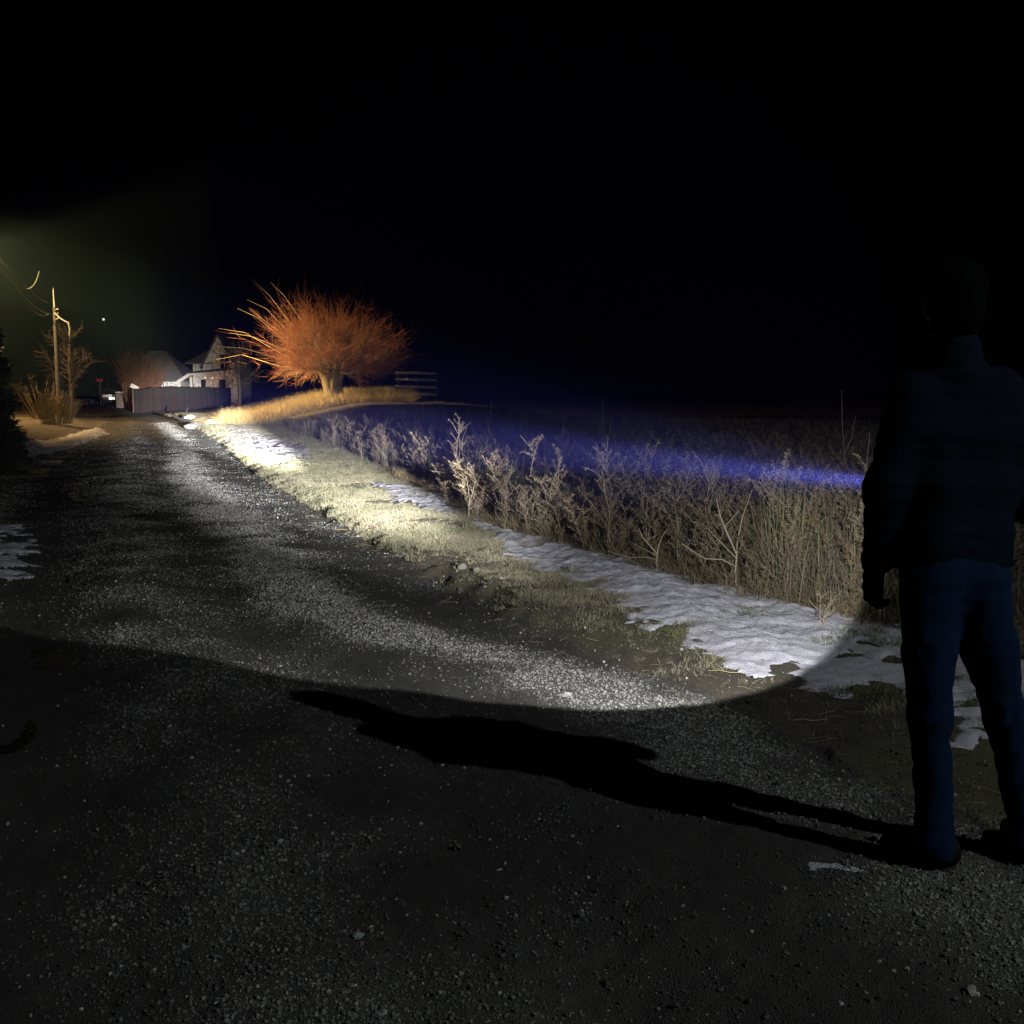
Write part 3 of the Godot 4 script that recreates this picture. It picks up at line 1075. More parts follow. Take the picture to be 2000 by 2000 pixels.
# ---------------------------------------------------------------- the person
func sdf(mb: MB, bones: Array, cell: float, k: float) -> void:
	var lo := Vector3.ONE * 1e9
	var hi := -lo
	var pad := Vector3.ONE * (k + 3.0 * cell)
	for b in bones:
		for e in 2:
			lo = lo.min(b[e * 2] - Vector3.ONE * b[e * 2 + 1])
			hi = hi.max(b[e * 2] + Vector3.ONE * b[e * 2 + 1])
	lo -= pad
	hi += pad
	var nx := int((hi.x - lo.x) / cell) + 1
	var ny := int((hi.y - lo.y) / cell) + 1
	var nz := int((hi.z - lo.z) / cell) + 1
	var f := PackedFloat32Array()
	f.resize(nx * ny * nz)
	f.fill(1.0)
	for b in bones:
		var a: Vector3 = b[0]
		var ra: float = b[1]
		var ab: Vector3 = b[2] - a
		var rb: float = b[3]
		var l2 := maxf(ab.length_squared(), 1e-9)
		var bl: Vector3 = a.min(b[2]) - Vector3.ONE * maxf(ra, rb) - pad - lo
		var bh: Vector3 = a.max(b[2]) + Vector3.ONE * maxf(ra, rb) + pad - lo
		for z in range(maxi(0, int(bl.z / cell)), mini(nz, int(bh.z / cell) + 1)):
			for y in range(maxi(0, int(bl.y / cell)), mini(ny, int(bh.y / cell) + 1)):
				for x in range(maxi(0, int(bl.x / cell)), mini(nx, int(bh.x / cell) + 1)):
					var p := lo + Vector3(x, y, z) * cell - a
					var t := clampf(p.dot(ab) / l2, 0.0, 1.0)
					var dist := (p - ab * t).length() - lerpf(ra, rb, t)
					var q := (z * ny + y) * nx + x
					var o := f[q]
					var h := clampf(0.5 + 0.5 * (o - dist) / k, 0.0, 1.0)
					f[q] = lerpf(o, dist, h) - k * h * (1.0 - h)
	var ids := PackedInt32Array()
	ids.resize(nx * ny * nz)
	ids.fill(-1)
	var sx := 1
	var sy := nx
	var sz := nx * ny
	var off := [0, sx, sy, sx + sy, sz, sx + sz, sy + sz, sx + sy + sz]
	var cor := [Vector3(0, 0, 0), Vector3(1, 0, 0), Vector3(0, 1, 0), Vector3(1, 1, 0), Vector3(0, 0, 1), Vector3(1, 0, 1), Vector3(0, 1, 1), Vector3(1, 1, 1)]
	var edges := [[0, 1], [2, 3], [4, 5], [6, 7], [0, 2], [1, 3], [4, 6], [5, 7], [0, 4], [1, 5], [2, 6], [3, 7]]
	for z in nz - 1:
		for y in ny - 1:
			for x in nx - 1:
				var q := z * sz + y * sy + x
				var f0 := f[q]
				if absf(f0) > cell * 2.0:
					continue
				var inside := 0
				for t in 8:
					if f[q + off[t]] < 0.0:
						inside += 1
				if inside == 0 or inside == 8:
					continue
				var sum := Vector3.ZERO
				var n := 0
				for e in edges:
					var u := f[q + off[e[0]]]
					var w := f[q + off[e[1]]]
					if (u < 0.0) != (w < 0.0):
						sum += (cor[e[0]] as Vector3).lerp(cor[e[1]], u / (u - w))
						n += 1
				var g := Vector3(f[q + off[1]] + f[q + off[3]] + f[q + off[5]] + f[q + off[7]] - f[q] - f[q + off[2]] - f[q + off[4]] - f[q + off[6]],
					f[q + off[2]] + f[q + off[3]] + f[q + off[6]] + f[q + off[7]] - f[q] - f[q + off[1]] - f[q + off[4]] - f[q + off[5]],
					f[q + off[4]] + f[q + off[5]] + f[q + off[6]] + f[q + off[7]] - f[q] - f[q + off[1]] - f[q + off[2]] - f[q + off[3]])
				ids[q] = mb.vert(lo + (Vector3(x, y, z) + sum / n) * cell, g.normalized())
	for z in range(1, nz - 1):
		for y in range(1, ny - 1):
			for x in range(1, nx - 1):
				var q := z * sz + y * sy + x
				if ids[q] < 0:
					continue
				var s := f[q] < 0.0
				if s != (f[q + sx] < 0.0):
					quad(mb, ids[q], ids[q - sy], ids[q - sy - sz], ids[q - sz])
				if s != (f[q + sy] < 0.0):
					quad(mb, ids[q], ids[q - sx], ids[q - sx - sz], ids[q - sz])
				if s != (f[q + sz] < 0.0):
					quad(mb, ids[q], ids[q - sx], ids[q - sx - sy], ids[q - sy])

func quad(mb: MB, a: int, b: int, c: int, d: int) -> void:
	if a >= 0 and b >= 0 and c >= 0 and d >= 0:
		mb.tri(a, b, c)
		mb.tri(a, c, d)

func fresh_normals(mb: MB) -> void:
	var n := PackedVector3Array()
	n.resize(mb.v.size())
	for t in range(0, mb.i.size(), 3):
		var a := mb.i[t]
		var b := mb.i[t + 1]
		var c := mb.i[t + 2]
		var fn := (mb.v[c] - mb.v[a]).cross(mb.v[b] - mb.v[a])
		n[a] += fn
		n[b] += fn
		n[c] += fn
	for k in n.size():
		n[k] = n[k].normalized() if n[k].length() > 1e-12 else mb.n[k]
	mb.n = n

func build_person() -> void:
	var root := thing("person", "person in dark quilted jacket and blue jeans with back turned, lighting the road", "person", Vector3(1.42, 0, -3.25))
	var P := func(px: float, py: float, d: float) -> Vector3: return at_depth(px, py, d) - root.position
	var fwd := Vector3(-0.30, 0, -0.954)
	var rgt := Vector3(0.954, 0, -0.30)
	var tdir := (torch_aim - torch_at).normalized()
	var u := tdir.cross(Vector3.UP).normalized()
	var w := u.cross(tdir).normalized()
	var grip := torch_at - tdir * 0.095 - root.position
	# joints
	var head: Vector3 = P.call(1862, 600, 3.36)
	var neck: Vector3 = P.call(1870, 700, 3.34)
	var l_sh: Vector3 = P.call(1780, 782, 3.32)
	var l_el: Vector3 = P.call(1732, 955, 3.30)
	var l_wr: Vector3 = P.call(1712, 1095, 3.36)
	var r_sh: Vector3 = P.call(1955, 772, 3.36)
	var r_el := Vector3(1.625, 1.10, -3.36) - root.position
	var r_wr := grip + u * 0.055 - w * 0.012 - tdir * 0.055
	var l_hip: Vector3 = P.call(1815, 1150, 3.26)
	var r_hip: Vector3 = P.call(1908, 1150, 3.28)
	var l_kn: Vector3 = P.call(1816, 1400, 3.24)
	var r_kn: Vector3 = P.call(1962, 1400, 3.28)
	var l_an: Vector3 = P.call(1827, 1650, 3.19)
	var r_an: Vector3 = P.call(2014, 1650, 3.24)

	# jacket
	var j := MB.new()
	sdf(j, [
		[P.call(1805, 782, 3.34), 0.078, P.call(1935, 775, 3.35), 0.078],
		[P.call(1828, 850, 3.35), 0.118, P.call(1915, 848, 3.36), 0.118],
		[P.call(1830, 950, 3.33), 0.115, P.call(1912, 950, 3.34), 0.115],
		[P.call(1830, 1035, 3.31), 0.112, P.call(1905, 1035, 3.32), 0.112],
		[P.call(1828, 1085, 3.30), 0.112, P.call(1897, 1085, 3.31), 0.112],
		[neck + Vector3(0, -0.05, 0), 0.085, neck + Vector3(-0.005, 0.045, -0.01), 0.066],
		[l_sh, 0.074, l_el, 0.058], [l_el, 0.058, l_wr, 0.046],
		[r_sh, 0.074, r_el, 0.058], [r_el, 0.058, r_wr - (r_wr - r_el).normalized() * 0.03, 0.044]], 0.0125, 0.045)
	var hem: float = P.call(1860, 1104, 3.30).y
	for q in j.v.size():
		var p := j.v[q]
		var seam := fposmod(p.y + 0.012 * sin(p.x * 9.0), 0.046) / 0.046
		var puff := sin(seam * PI)
		var amt := 0.006 * (sqrt(puff) - 0.6)
		if p.y > neck.y - 0.01:
			amt *= 0.5
		amt += n_mid.get_noise_3d(p.x * 3.0, p.y * 5.0, p.z * 3.0) * 0.008
		p += j.n[q] * amt
		if absf(p.x - P.call(1865, 1000, 3.3).x) < 0.24 and p.y < hem and p.x > l_wr.x + 0.075:
			p.y = hem
		j.v[q] = p
	fresh_normals(j)
	part("jacket", j, M.jacket, root)

	# trousers
	var t := MB.new()
	sdf(t, [
		[P.call(1836, 1112, 3.29), 0.112, P.call(1890, 1112, 3.30), 0.112],
		[l_hip + Vector3(0.01, 0.0, 0.0), 0.098, l_hip.lerp(l_kn, 0.45), 0.081], [l_hip.lerp(l_kn, 0.45), 0.081, l_kn, 0.061],
		[l_kn, 0.061, l_an, 0.057], [l_an, 0.057, l_an + Vector3(0.002, -0.03, 0.0), 0.059],
		[r_hip, 0.098, r_hip.lerp(r_kn, 0.45), 0.081], [r_hip.lerp(r_kn, 0.45), 0.081, r_kn, 0.061],
		[r_kn, 0.061, r_an, 0.057], [r_an, 0.057, r_an + Vector3(0, -0.03, 0), 0.059]], 0.0125, 0.03)
	var cuff := 0.075
	var low: float = P.call(1860, 1112, 3.3).y
	for q in t.v.size():
		var p := t.v[q]
		var fold := n_mid.get_noise_3d(p.x * 2.2 + p.y * 0.8, p.y * 1.3 + p.x * 1.5, p.z * 2.0)
		var amt := fold * 0.009 - 0.001
		var crease := pow(maxf(0.0, 1.0 - absf(n_mid.get_noise_3d(p.x * 1.4 + 7.0, p.y * 1.7 - p.x * 2.2, p.z * 1.4)) * 3.0), 3.0)
		amt -= crease * 0.010 * (0.35 + gauss((p.y - low + 0.14) / 0.12) + gauss((p.y - l_kn.y + 0.04) / 0.12) + gauss((p.y - 0.14) / 0.12))
		var knee := gauss((p.y - l_kn.y) / 0.13) + gauss((p.y - 0.16) / 0.10)
		amt += knee * (1.0 - absf(n_mid.get_noise_3d(p.x * 2.0, p.y * 7.0, p.z * 2.0)) * 2.5) * 0.003
		for hx in [l_hip.x + 0.005, r_hip.x - 0.005]:
			if p.z > l_hip.z and absf(p.x - hx) < 0.062 and p.y < low - 0.07 and p.y > low - 0.20 - 0.02 * (1.0 - absf(p.x - hx) / 0.062):
				amt += 0.005
		if p.y > low - 0.03:
			amt += 0.005
		p += t.n[q] * amt
		p.y = maxf(p.y, cuff - 0.012 * sin(p.x * 40.0))
		t.v[q] = p
	fresh_normals(t)
	part("trousers", t, M.denim, root)

	# shoes
	for side in 2:
		var heel := on_ground(1846, 1708) if side == 0 else on_ground(2032, 1694)
		var toe := on_ground(1722, 1683) if side == 0 else on_ground(1968, 1640)
		heel -= root.position
		toe -= root.position
		var dir := (toe - heel).normalized()
		var gh := ground_h(root.position.x + heel.x, root.position.z + heel.z)
		heel.y = gh + 0.05
		toe.y = gh + 0.042
		var sh := MB.new()
		sdf(sh, [[heel, 0.044, heel + dir * 0.1 + Vector3(0, 0.01, 0), 0.047], [heel + dir * 0.08, 0.045, toe - dir * 0.03, 0.040],
			[heel + dir * 0.02 + Vector3(0, 0.01, 0), 0.044, heel + dir * 0.03 + Vector3(0, 0.075, 0), 0.046]], 0.009, 0.03)
		var sole := MB.new()
		for q in sh.v.size():
			sh.v[q].y = maxf(sh.v[q].y, gh + 0.018)
		var sd := Vector3(-dir.z, 0, dir.x)
		var ring := []
		for a in 20:
			var an := TAU * a / 20.0
			var along := cos(an)
			var half := (toe - heel).length() * 0.5 + 0.03
			ring.append((heel + toe) * 0.5 + dir * along * half + sd * sin(an) * (0.047 + 0.004 * along))
		var low_ring := []
		var top_ring := []
		for p in ring:
			top_ring.append(Vector3(p.x, gh + 0.022, p.z))
			low_ring.append(Vector3(p.x, gh + 0.001, p.z))
		for a in 20:
			sole.face([top_ring[a], top_ring[(a + 1) % 20], low_ring[(a + 1) % 20], low_ring[a]], (ring[a] - (heel + toe) * 0.5).normalized())
		sole.face(top_ring, Vector3.UP)
		sole.face(low_ring, Vector3.DOWN)
		var shoe := part("shoe", sh, M.leather, root)
		part("sole", sole, M.rubber, shoe)

	fwd = Vector3(0.06, 0, -0.998)
	rgt = Vector3(0.998, 0, 0.06)
	# body under the clothes: head, neck, limbs and hands as one mesh
	var body := MB.new()
	sdf(body, [[head + Vector3(0, 0.03, 0) - fwd * 0.015, 0.086, head + Vector3(0, 0.02, 0) + fwd * 0.02, 0.082], [head - Vector3(0, 0.03, 0) + fwd * 0.02, 0.066, head - Vector3(0, 0.085, 0) + fwd * 0.055, 0.040],
		[head + Vector3(0, 0.0, 0) + fwd * 0.095, 0.010, head - Vector3(0, 0.03, 0) + fwd * 0.112, 0.013],
		[head - Vector3(0, 0.056, 0) + fwd * 0.088 - rgt * 0.02, 0.009, head - Vector3(0, 0.056, 0) + fwd * 0.088 + rgt * 0.02, 0.009],
		[head + rgt * 0.078 + Vector3(0, 0.015, 0), 0.012, head + rgt * 0.076 - Vector3(0, 0.025, 0), 0.009], [head - rgt * 0.078 + Vector3(0, 0.015, 0), 0.012, head - rgt * 0.076 - Vector3(0, 0.025, 0), 0.009],
		[head - Vector3(0, 0.05, 0), 0.056, neck, 0.058]], 0.006, 0.016)
	sdf(body, [[neck, 0.05, P.call(1866, 900, 3.34), 0.08], [P.call(1866, 900, 3.34), 0.08, P.call(1864, 1110, 3.30), 0.085],
		[P.call(1864, 780, 3.34), 0.05, l_sh, 0.05], [l_sh, 0.05, l_el, 0.036], [l_el, 0.036, l_wr, 0.026],
		[P.call(1864, 780, 3.34), 0.05, r_sh, 0.05], [r_sh, 0.05, r_el, 0.036], [r_el, 0.036, r_wr, 0.026],
		[l_hip, 0.07, l_kn, 0.045], [l_kn, 0.045, l_an, 0.032], [r_hip, 0.07, r_kn, 0.045], [r_kn, 0.045, r_an, 0.032],
		[P.call(1864, 1110, 3.30), 0.08, l_hip, 0.07], [P.call(1864, 1110, 3.30), 0.08, r_hip, 0.07]], 0.02, 0.04)
	part("body", body, M.skin, root)

	# knit cap over the skull
	var cap := MB.new()
	sdf(cap, [[head + Vector3(0, 0.055, 0) - fwd * 0.018, 0.090, head + Vector3(0, 0.045, 0) + fwd * 0.018, 0.086], [head + Vector3(0, -0.02, 0) - fwd * 0.03, 0.080, head + Vector3(0, -0.06, 0) - fwd * 0.015, 0.070]], 0.008, 0.02)
	for q in cap.v.size():
		var p := cap.v[q]
		var an := atan2(p.x - head.x, p.z - head.z)
		p += cap.n[q] * sin(an * 40.0) * 0.001
		p.y = maxf(p.y, head.y + (0.03 if (p - head).dot(fwd) > 0.03 else -0.080))
		cap.v[q] = p
	fresh_normals(cap)
	part("knit_cap", cap, M.knit, root)

	fwd = Vector3(-0.30, 0, -0.954)
	rgt = Vector3(0.954, 0, -0.30)
	# dark hands: palm, four fingers and thumb each
	var gl := MB.new()
	var down := (l_wr - l_el).normalized()
	var hb := []
	hb.append([l_wr - down * 0.03, 0.032, l_wr + down * 0.02, 0.030])
	for k in 4:
		var o := fwd * (0.030 - 0.020 * k)
		var kn := l_wr + down * 0.095 + o
		hb.append([l_wr + down * 0.02 + o * 0.6, 0.018, kn, 0.014])
		var len: float = [0.040, 0.046, 0.043, 0.034][k]
		var in_ := rgt * 0.45
		var m1 := kn + (down + in_ * 0.5).normalized() * len
		var m2 := m1 + (down * 0.55 + in_ * 1.6).normalized() * len * 0.65
		var m3 := m2 + (in_ * 2.0 - down * 0.25).normalized() * len * 0.5
		hb.append([kn, 0.0125, m1, 0.0115])
		hb.append([m1, 0.0115, m2, 0.0105])
		hb.append([m2, 0.0105, m3, 0.009])
	var th := l_wr + down * 0.03 + fwd * 0.03
	hb.append([th, 0.016, th + (down + fwd * 0.7 + rgt * 0.3).normalized() * 0.045, 0.0125])
	hb.append([th + (down + fwd * 0.7 + rgt * 0.3).normalized() * 0.045, 0.0125, th + (down + fwd * 0.5 + rgt * 0.35).normalized() * 0.078, 0.0105])
	sdf(gl, hb, 0.004, 0.008)
	part("dark_hand", gl, M.dark_hand, root)
	var gr := MB.new()
	var rb := [[r_wr - tdir * 0.02, 0.030, grip + u * 0.042 - tdir * 0.015, 0.027]]
	for k in 4:
		var c := grip + tdir * (-0.032 + 0.0215 * k)
		var prev := c + u * 0.036
		rb.append([grip + u * 0.044 - tdir * 0.02, 0.018, prev, 0.014])
		for a in [65.0, 130.0, 200.0]:
			var nx2 := c + (u * cos(deg_to_rad(a)) + w * sin(deg_to_rad(a)) * -1.0) * 0.029
			rb.append([prev, 0.012, nx2, 0.0105])
			prev = nx2
	rb.append([grip + u * 0.036 - tdir * 0.02 + w * 0.012, 0.016, grip + w * 0.03 + u * 0.012 + tdir * 0.01, 0.012])
	rb.append([grip + w * 0.03 + u * 0.012 + tdir * 0.01, 0.012, grip + w * 0.029 + tdir * 0.042, 0.0105])
	sdf(gr, rb, 0.004, 0.007)
	part("dark_hand", gr, M.dark_hand, root)

func build_torch() -> void:
	var tdir := (torch_aim - torch_at).normalized()
	var root := thing("flashlight", "black metal flashlight held in the right hand, throwing a narrow white beam", "flashlight", torch_at)
	root.basis = Basis.looking_at(tdir, Vector3.UP)
	var b := Basis(Vector3.RIGHT, -PI / 2)
	var g := MB.new()
	g.lathe(Vector3.ZERO, [Vector2(0.0, -0.165), Vector2(0.0135, -0.165), Vector2(0.0145, -0.160), Vector2(0.0145, -0.135), Vector2(0.0138, -0.132), Vector2(0.0138, -0.060), Vector2(0.0145, -0.055), Vector2(0.0150, -0.042)], 20, b)
	part("barrel", g, M.metal, root)
	var h := MB.new()
	h.lathe(Vector3.ZERO, [Vector2(0.0150, -0.042), Vector2(0.024, -0.028), Vector2(0.027, -0.012), Vector2(0.027, -0.001), Vector2(0.0245, 0.0), Vector2(0.0245, -0.006)], 24, b)
	part("lamp_head", h, M.metal, root)
	var l := MB.new()
	l.lathe(Vector3.ZERO, [Vector2(0.0245, -0.005), Vector2(0.0, -0.005)], 24, b)
	part("lens", l, glow("torch_glow", Color(1, 0.99, 0.96), 4.0), root)
	var s := MB.new()
	s.lathe(Vector3(0, 0.0135, 0.075), [Vector2(0.006, 0.0), Vector2(0.006, 0.003), Vector2(0.0, 0.0035)], 12)
	part("switch", s, M.rubber, root)
	# hot spot, its soft surround and the wide spill of the reflector
	for e in [["torch_spot", 19000.0, 3.1, 1.0], ["torch_ring", 1500.0, 8.8, 1.0], ["torch_corona", 160.0, 14.5, 1.0], ["torch_spill", 11.5, 38.6, 0.06]]:
		var sp := SpotLight3D.new()
		sp.name = e[0]
		sp.light_color = Color(1.0, 0.99, 0.965)
		sp.light_energy = e[1]
		sp.spot_angle = e[2]
		sp.spot_angle_attenuation = e[3]
		sp.light_size = 0.02
		sp.spot_range = 300.0
		sp.spot_attenuation = 2.0
		sp.shadow_enabled = true
		root.add_child(sp)
		sp.position = Vector3(0, 0, -0.008)

# ---------------------------------------------------------------- lamps
func build_lamps() -> void:
	# amber street lamp at the side street, plus an added shield
	var t := thing("street_lamp", "amber street lamp with a bell shade above the dark evergreens", "street lamp", Vector3(lamp_at.x, ground_h(lamp_at.x, lamp_at.z), lamp_at.z))
	var up := lamp_at.y - t.position.y
	var m := MB.new()
	m.tube([Vector3(-2.2, -0.1, -0.3), Vector3(-2.2, up * 0.6, -0.3), Vector3(-2.2, up + 0.55, -0.3)], [0.11, 0.09, 0.07], 10)
	part("pole", m, M.timber, t)
	var a := MB.new()
	a.tube([Vector3(-2.2, up + 0.2, -0.3), Vector3(-1.2, up + 0.52, -0.15), Vector3(-0.1, up + 0.48, 0.0), Vector3(0.0, up + 0.3, 0.0)], [0.03, 0.03, 0.03, 0.03], 8)
	part("arm", a, M.metal, t)
	var h := MB.new()
	h.lathe(Vector3(0, up, 0), [Vector2(0.03, 0.32), Vector2(0.10, 0.28), Vector2(0.13, 0.18), Vector2(0.19, 0.10), Vector2(0.21, 0.085)], 20)
	part("lamp_shade", h, M.metal, t)
	# added unseen shield on the road side keeps the light off the field
	var s := MB.new()
	for k in 16:
		var a0 := deg_to_rad(-15.0 + 7.5 * k)
		var a1 := deg_to_rad(-15.0 + 7.5 * (k + 1))
		var p0 := Vector3(sin(a0), 0, cos(a0)) * 0.22
		var p1 := Vector3(sin(a1), 0, cos(a1)) * 0.22
		var hi := Vector3(0, up + 0.09, 0)
		var lo := Vector3(0, up - 0.085, 0)
		s.face([p0 + hi, p1 + hi, p1 + lo, p0 + lo], -(p0 + p1).normalized())
		s.face([p0 * 1.03 + hi, p1 * 1.03 + hi, p1 * 1.03 + lo, p0 * 1.03 + lo], (p0 + p1).normalized())
	part("added_shield", s, M.metal, t)
	var b := MB.new()
	b.lathe(Vector3(0, up, 0), [Vector2(0.0, -0.03), Vector2(0.02, -0.022), Vector2(0.03, 0.0), Vector2(0.02, 0.022), Vector2(0.0, 0.03)], 12)
	part("bulb", b, glow("amber_glow", Color(1.0, 0.62, 0.22), 25.0), t)
	var l := OmniLight3D.new()
	l.name = "amber_light"
	l.light_color = Color(1.0, 0.79, 0.50)
	l.light_energy = 230.0
	l.light_size = 0.02
	l.omni_range = 200.0
	l.omni_attenuation = 2.0
	l.shadow_enabled = true
	t.add_child(l)
	l.position = Vector3(0, up, 0)
	var halo_fog := FogVolume.new()  # added fog patch; its greenish albedo makes the halo round the lamp
	halo_fog.name = "halo_fog"
	halo_fog.size = Vector3(15, 12.5, 15)
	var fogm := FogMaterial.new()
	fogm.density = 0.0011
	fogm.albedo = Color(0.55, 0.74, 0.66)
	halo_fog.material = fogm
	add_child(halo_fog)
	halo_fog.position = lamp_at + Vector3(1.2, 0.0, 0.0)
	tag(halo_fog, "added fog patch that makes the halo around the amber street lamp", "", "", "stuff")
	# shaded yard light behind the evergreens: it reaches the willow and the grass at its foot
	var yard_at := Vector3(-26.5, 10.0, -40.5)
	var y := thing("yard_light", "amber yard light on a tall post, aimed at the willow", "yard light", Vector3(yard_at.x, ground_h(yard_at.x, yard_at.z), yard_at.z))
	var yu := yard_at.y - y.position.y
	var aim := (Vector3(-8.2, 1.3, -45.0) - yard_at).normalized()
	var ym := MB.new()
	ym.tube([Vector3(-0.5, -0.1, 0), Vector3(-0.5, yu + 0.3, 0)], [0.11, 0.08], 10)
	ym.tube([Vector3(-0.5, yu + 0.1, 0), -aim * 0.16 + Vector3(0, yu, 0)], [0.03, 0.03], 6)
	part("post", ym, M.timber, y)
	var yh := MB.new()
	var turn_b := Basis(Quaternion(Vector3.UP, aim))
	yh.lathe(Vector3(0, yu, 0), [Vector2(0.0, -0.18), Vector2(0.09, -0.17), Vector2(0.12, -0.1), Vector2(0.2, 0.0), Vector2(0.2, 0.02)], 16, turn_b)
	part("lamp_shade", yh, M.metal, y)
	var yb := MB.new()
	yb.lathe(Vector3(0, yu, 0), [Vector2(0.19, -0.01), Vector2(0.0, -0.01)], 16, turn_b)
	part("lamp_glass", yb, glow("yard_glow", Color(1.0, 0.7, 0.32), 8.0), y)
	var yl := SpotLight3D.new()
	yl.name = "yard_spot"
	yl.light_color = Color(1.0, 0.84, 0.52)
	yl.light_energy = 3000.0
	yl.spot_angle = 12.5
	yl.spot_angle_attenuation = 1.0
	yl.light_size = 0.15
	yl.spot_range = 200.0
	yl.spot_attenuation = 2.0
	yl.shadow_enabled = true
	y.add_child(yl)
	yl.position = Vector3(0, yu, 0) + aim * 0.04
	yl.basis = Basis.looking_at(aim, Vector3.UP)
	# lamp beside the road behind the viewer: it throws the long shadow of the person
	var q := thing("street_lamp", "plain street lamp beside the road whose light throws the long shadow", "street lamp", Vector3(near_lamp_at.x, ground_h(near_lamp_at.x, near_lamp_at.z), near_lamp_at.z))
	var u2 := near_lamp_at.y - q.position.y
	var m2 := MB.new()
	m2.tube([Vector3(1.4, -0.1, 0), Vector3(1.4, u2 + 0.4, 0)], [0.09, 0.06], 10)
	part("pole", m2, M.timber, q)
	var a2 := MB.new()
	a2.tube([Vector3(1.4, u2 + 0.1, 0), Vector3(0.6, u2 + 0.35, 0), Vector3(0, u2 + 0.28, 0)], [0.025, 0.025, 0.025], 8)
	part("arm", a2, M.metal, q)
	var h2 := MB.new()
	h2.lathe(Vector3(0, u2, 0), [Vector2(0.03, 0.28), Vector2(0.12, 0.2), Vector2(0.2, 0.08)], 16)
	part("lamp_shade", h2, M.metal, q)
	var b2 := MB.new()
	b2.lathe(Vector3(0, u2, 0), [Vector2(0.0, -0.06), Vector2(0.05, -0.04), Vector2(0.06, 0.0), Vector2(0.0, 0.06)], 12)
	part("bulb", b2, glow("white_glow", Color(1.0, 0.97, 0.92), 6.0), q)
	var l2 := OmniLight3D.new()
	l2.name = "near_light"
	l2.light_color = Color(0.97, 1.0, 0.97)
	l2.light_energy = 25.0
	l2.light_size = 0.06
	l2.omni_range = 100.0
	l2.omni_attenuation = 2.0
	l2.shadow_enabled = true
	q.add_child(l2)
	l2.position = Vector3(0, u2, 0)

# ---------------------------------------------------------------- pole and wires
func px_line(list: Array, d0: float, d1: float, steps := 6) -> Array:
	var c := []
	for k in list.size():
		c.append(at_depth(list[k][0], list[k][1], lerpf(d0, d1, float(k) / (list.size() - 1))))
	var out := []
	for k in c.size() - 1:
		for s in steps:
			out.append((c[k] as Vector3).cubic_interpolate(c[k + 1], c[maxi(k - 1, 0)], c[mini(k + 2, c.size() - 1)], float(s) / steps))
	out.append(c[-1])
	return out

func wire(called: String, list: Array, d0: float, d1: float, r: float, label: String, group := "") -> void:
	var p := px_line(list, d0, d1)
	var rr := []
	for k in p.size():
		rr.append(r)
	var mb := MB.new()
	mb.tube(p, rr, 5)
	tag(part(called, mb, M.cable), label, "cable", group)

func build_pole() -> void:
	var foot := on_land(117, 824)
	var d := -foot.z
	var t := thing("utility_pole", "thin wooden utility pole standing behind the amber lit bush", "utility pole", foot)
	var top := at_depth(98, 600, d) - foot
	top.x = 0.0
	var m := MB.new()
	m.tube([Vector3(0, -0.2, 0), top * 0.5, top], [0.115, 0.10, 0.08], 10)
	part("pole", m, M.timber, t)
	var f := MB.new()
	f.tube([top, top + Vector3(-0.02, 0.55, 0), top + Vector3(-0.03, 0.85, 0)], [0.05, 0.03, 0.012], 6)
	part("lightning_rod", f, M.cable, t)
	for k in 3:
		var g := MB.new()
		var y := top.y - 0.12 - 0.2 * k
		g.tube([Vector3(0.05, y, 0.06), Vector3(0.18, y + 0.02, 0.1)], [0.02, 0.02], 6)
		g.lathe(Vector3(0.18, y + 0.02, 0.1), [Vector2(0.0, -0.05), Vector2(0.05, -0.03), Vector2(0.035, 0.0), Vector2(0.05, 0.03), Vector2(0.0, 0.07)], 10)
		part("insulator", g, M.cable, t)
	var a := MB.new()
	var e1 := at_depth(134, 631, d - 0.5) - foot
	a.tube([top + Vector3(0, -0.25, 0.06), (top + Vector3(0, -0.25, 0.06)).lerp(e1, 0.5) + Vector3(0, -0.05, 0), e1], [0.028, 0.028, 0.028], 6)
	part("arm", a, M.cable, t)
	var wh := MB.new()
	var e2 := at_depth(136, 655, d - 0.5) - foot
	wh.tube([e1 + Vector3(0, 0.06, 0), e1.lerp(e2, 0.5) + Vector3(0.05, 0, 0), e2], [0.05, 0.055, 0.04], 8)
	part("lamp_head", wh, M.cable, t)
	wire("overhead_cable", [[-95, 400], [-40, 448], [4, 500], [20, 530], [38, 556], [55, 564], [68, 554], [77, 530]], 45.0, 47.5, 0.022, "thick cable sagging in a loop beside the utility pole")
	wire("overhead_cable", [[-95, 410], [-30, 478], [22, 528], [50, 555], [72, 580], [94, 592]], 45.5, d, 0.012, "thin upper wire strung to the top of the utility pole", "thin wires at the utility pole")
	wire("overhead_cable", [[-95, 440], [-20, 505], [30, 556], [50, 582], [72, 602], [95, 614]], 46.0, d, 0.017, "thin middle wire strung to the insulators of the utility pole", "thin wires at the utility pole")
	wire("overhead_cable", [[-95, 445], [-15, 512], [30, 558], [46, 586], [66, 608], [84, 617], [97, 612]], 46.0, d, 0.012, "lowest slack wire tied below the insulators of the utility pole", "thin wires at the utility pole")
	# the amber bush at its foot
	var bush := thing("bush", "dry amber lit bush around the foot of the utility pole", "bush", on_land(112, 836))
	twiggy(bush, 620, 170, 1.5, 1.0, 1.1, Color(0.17, 0.11, 0.035), 0.010, 0.7)
	var b2 := thing("bush", "taller sparse bush behind the utility pole", "bush", on_land(86, 826))
	twiggy(b2, 621, 70, 1.1, 1.7, 1.0, Color(0.11, 0.075, 0.03), 0.010, 0.6)
	var sap := thing("bare_tree", "small bare tree with reddish twigs behind the utility pole", "tree", on_land(140, 818))
	bare_tree(sap, 622, 5.0, Color(0.018, 0.010, 0.008))

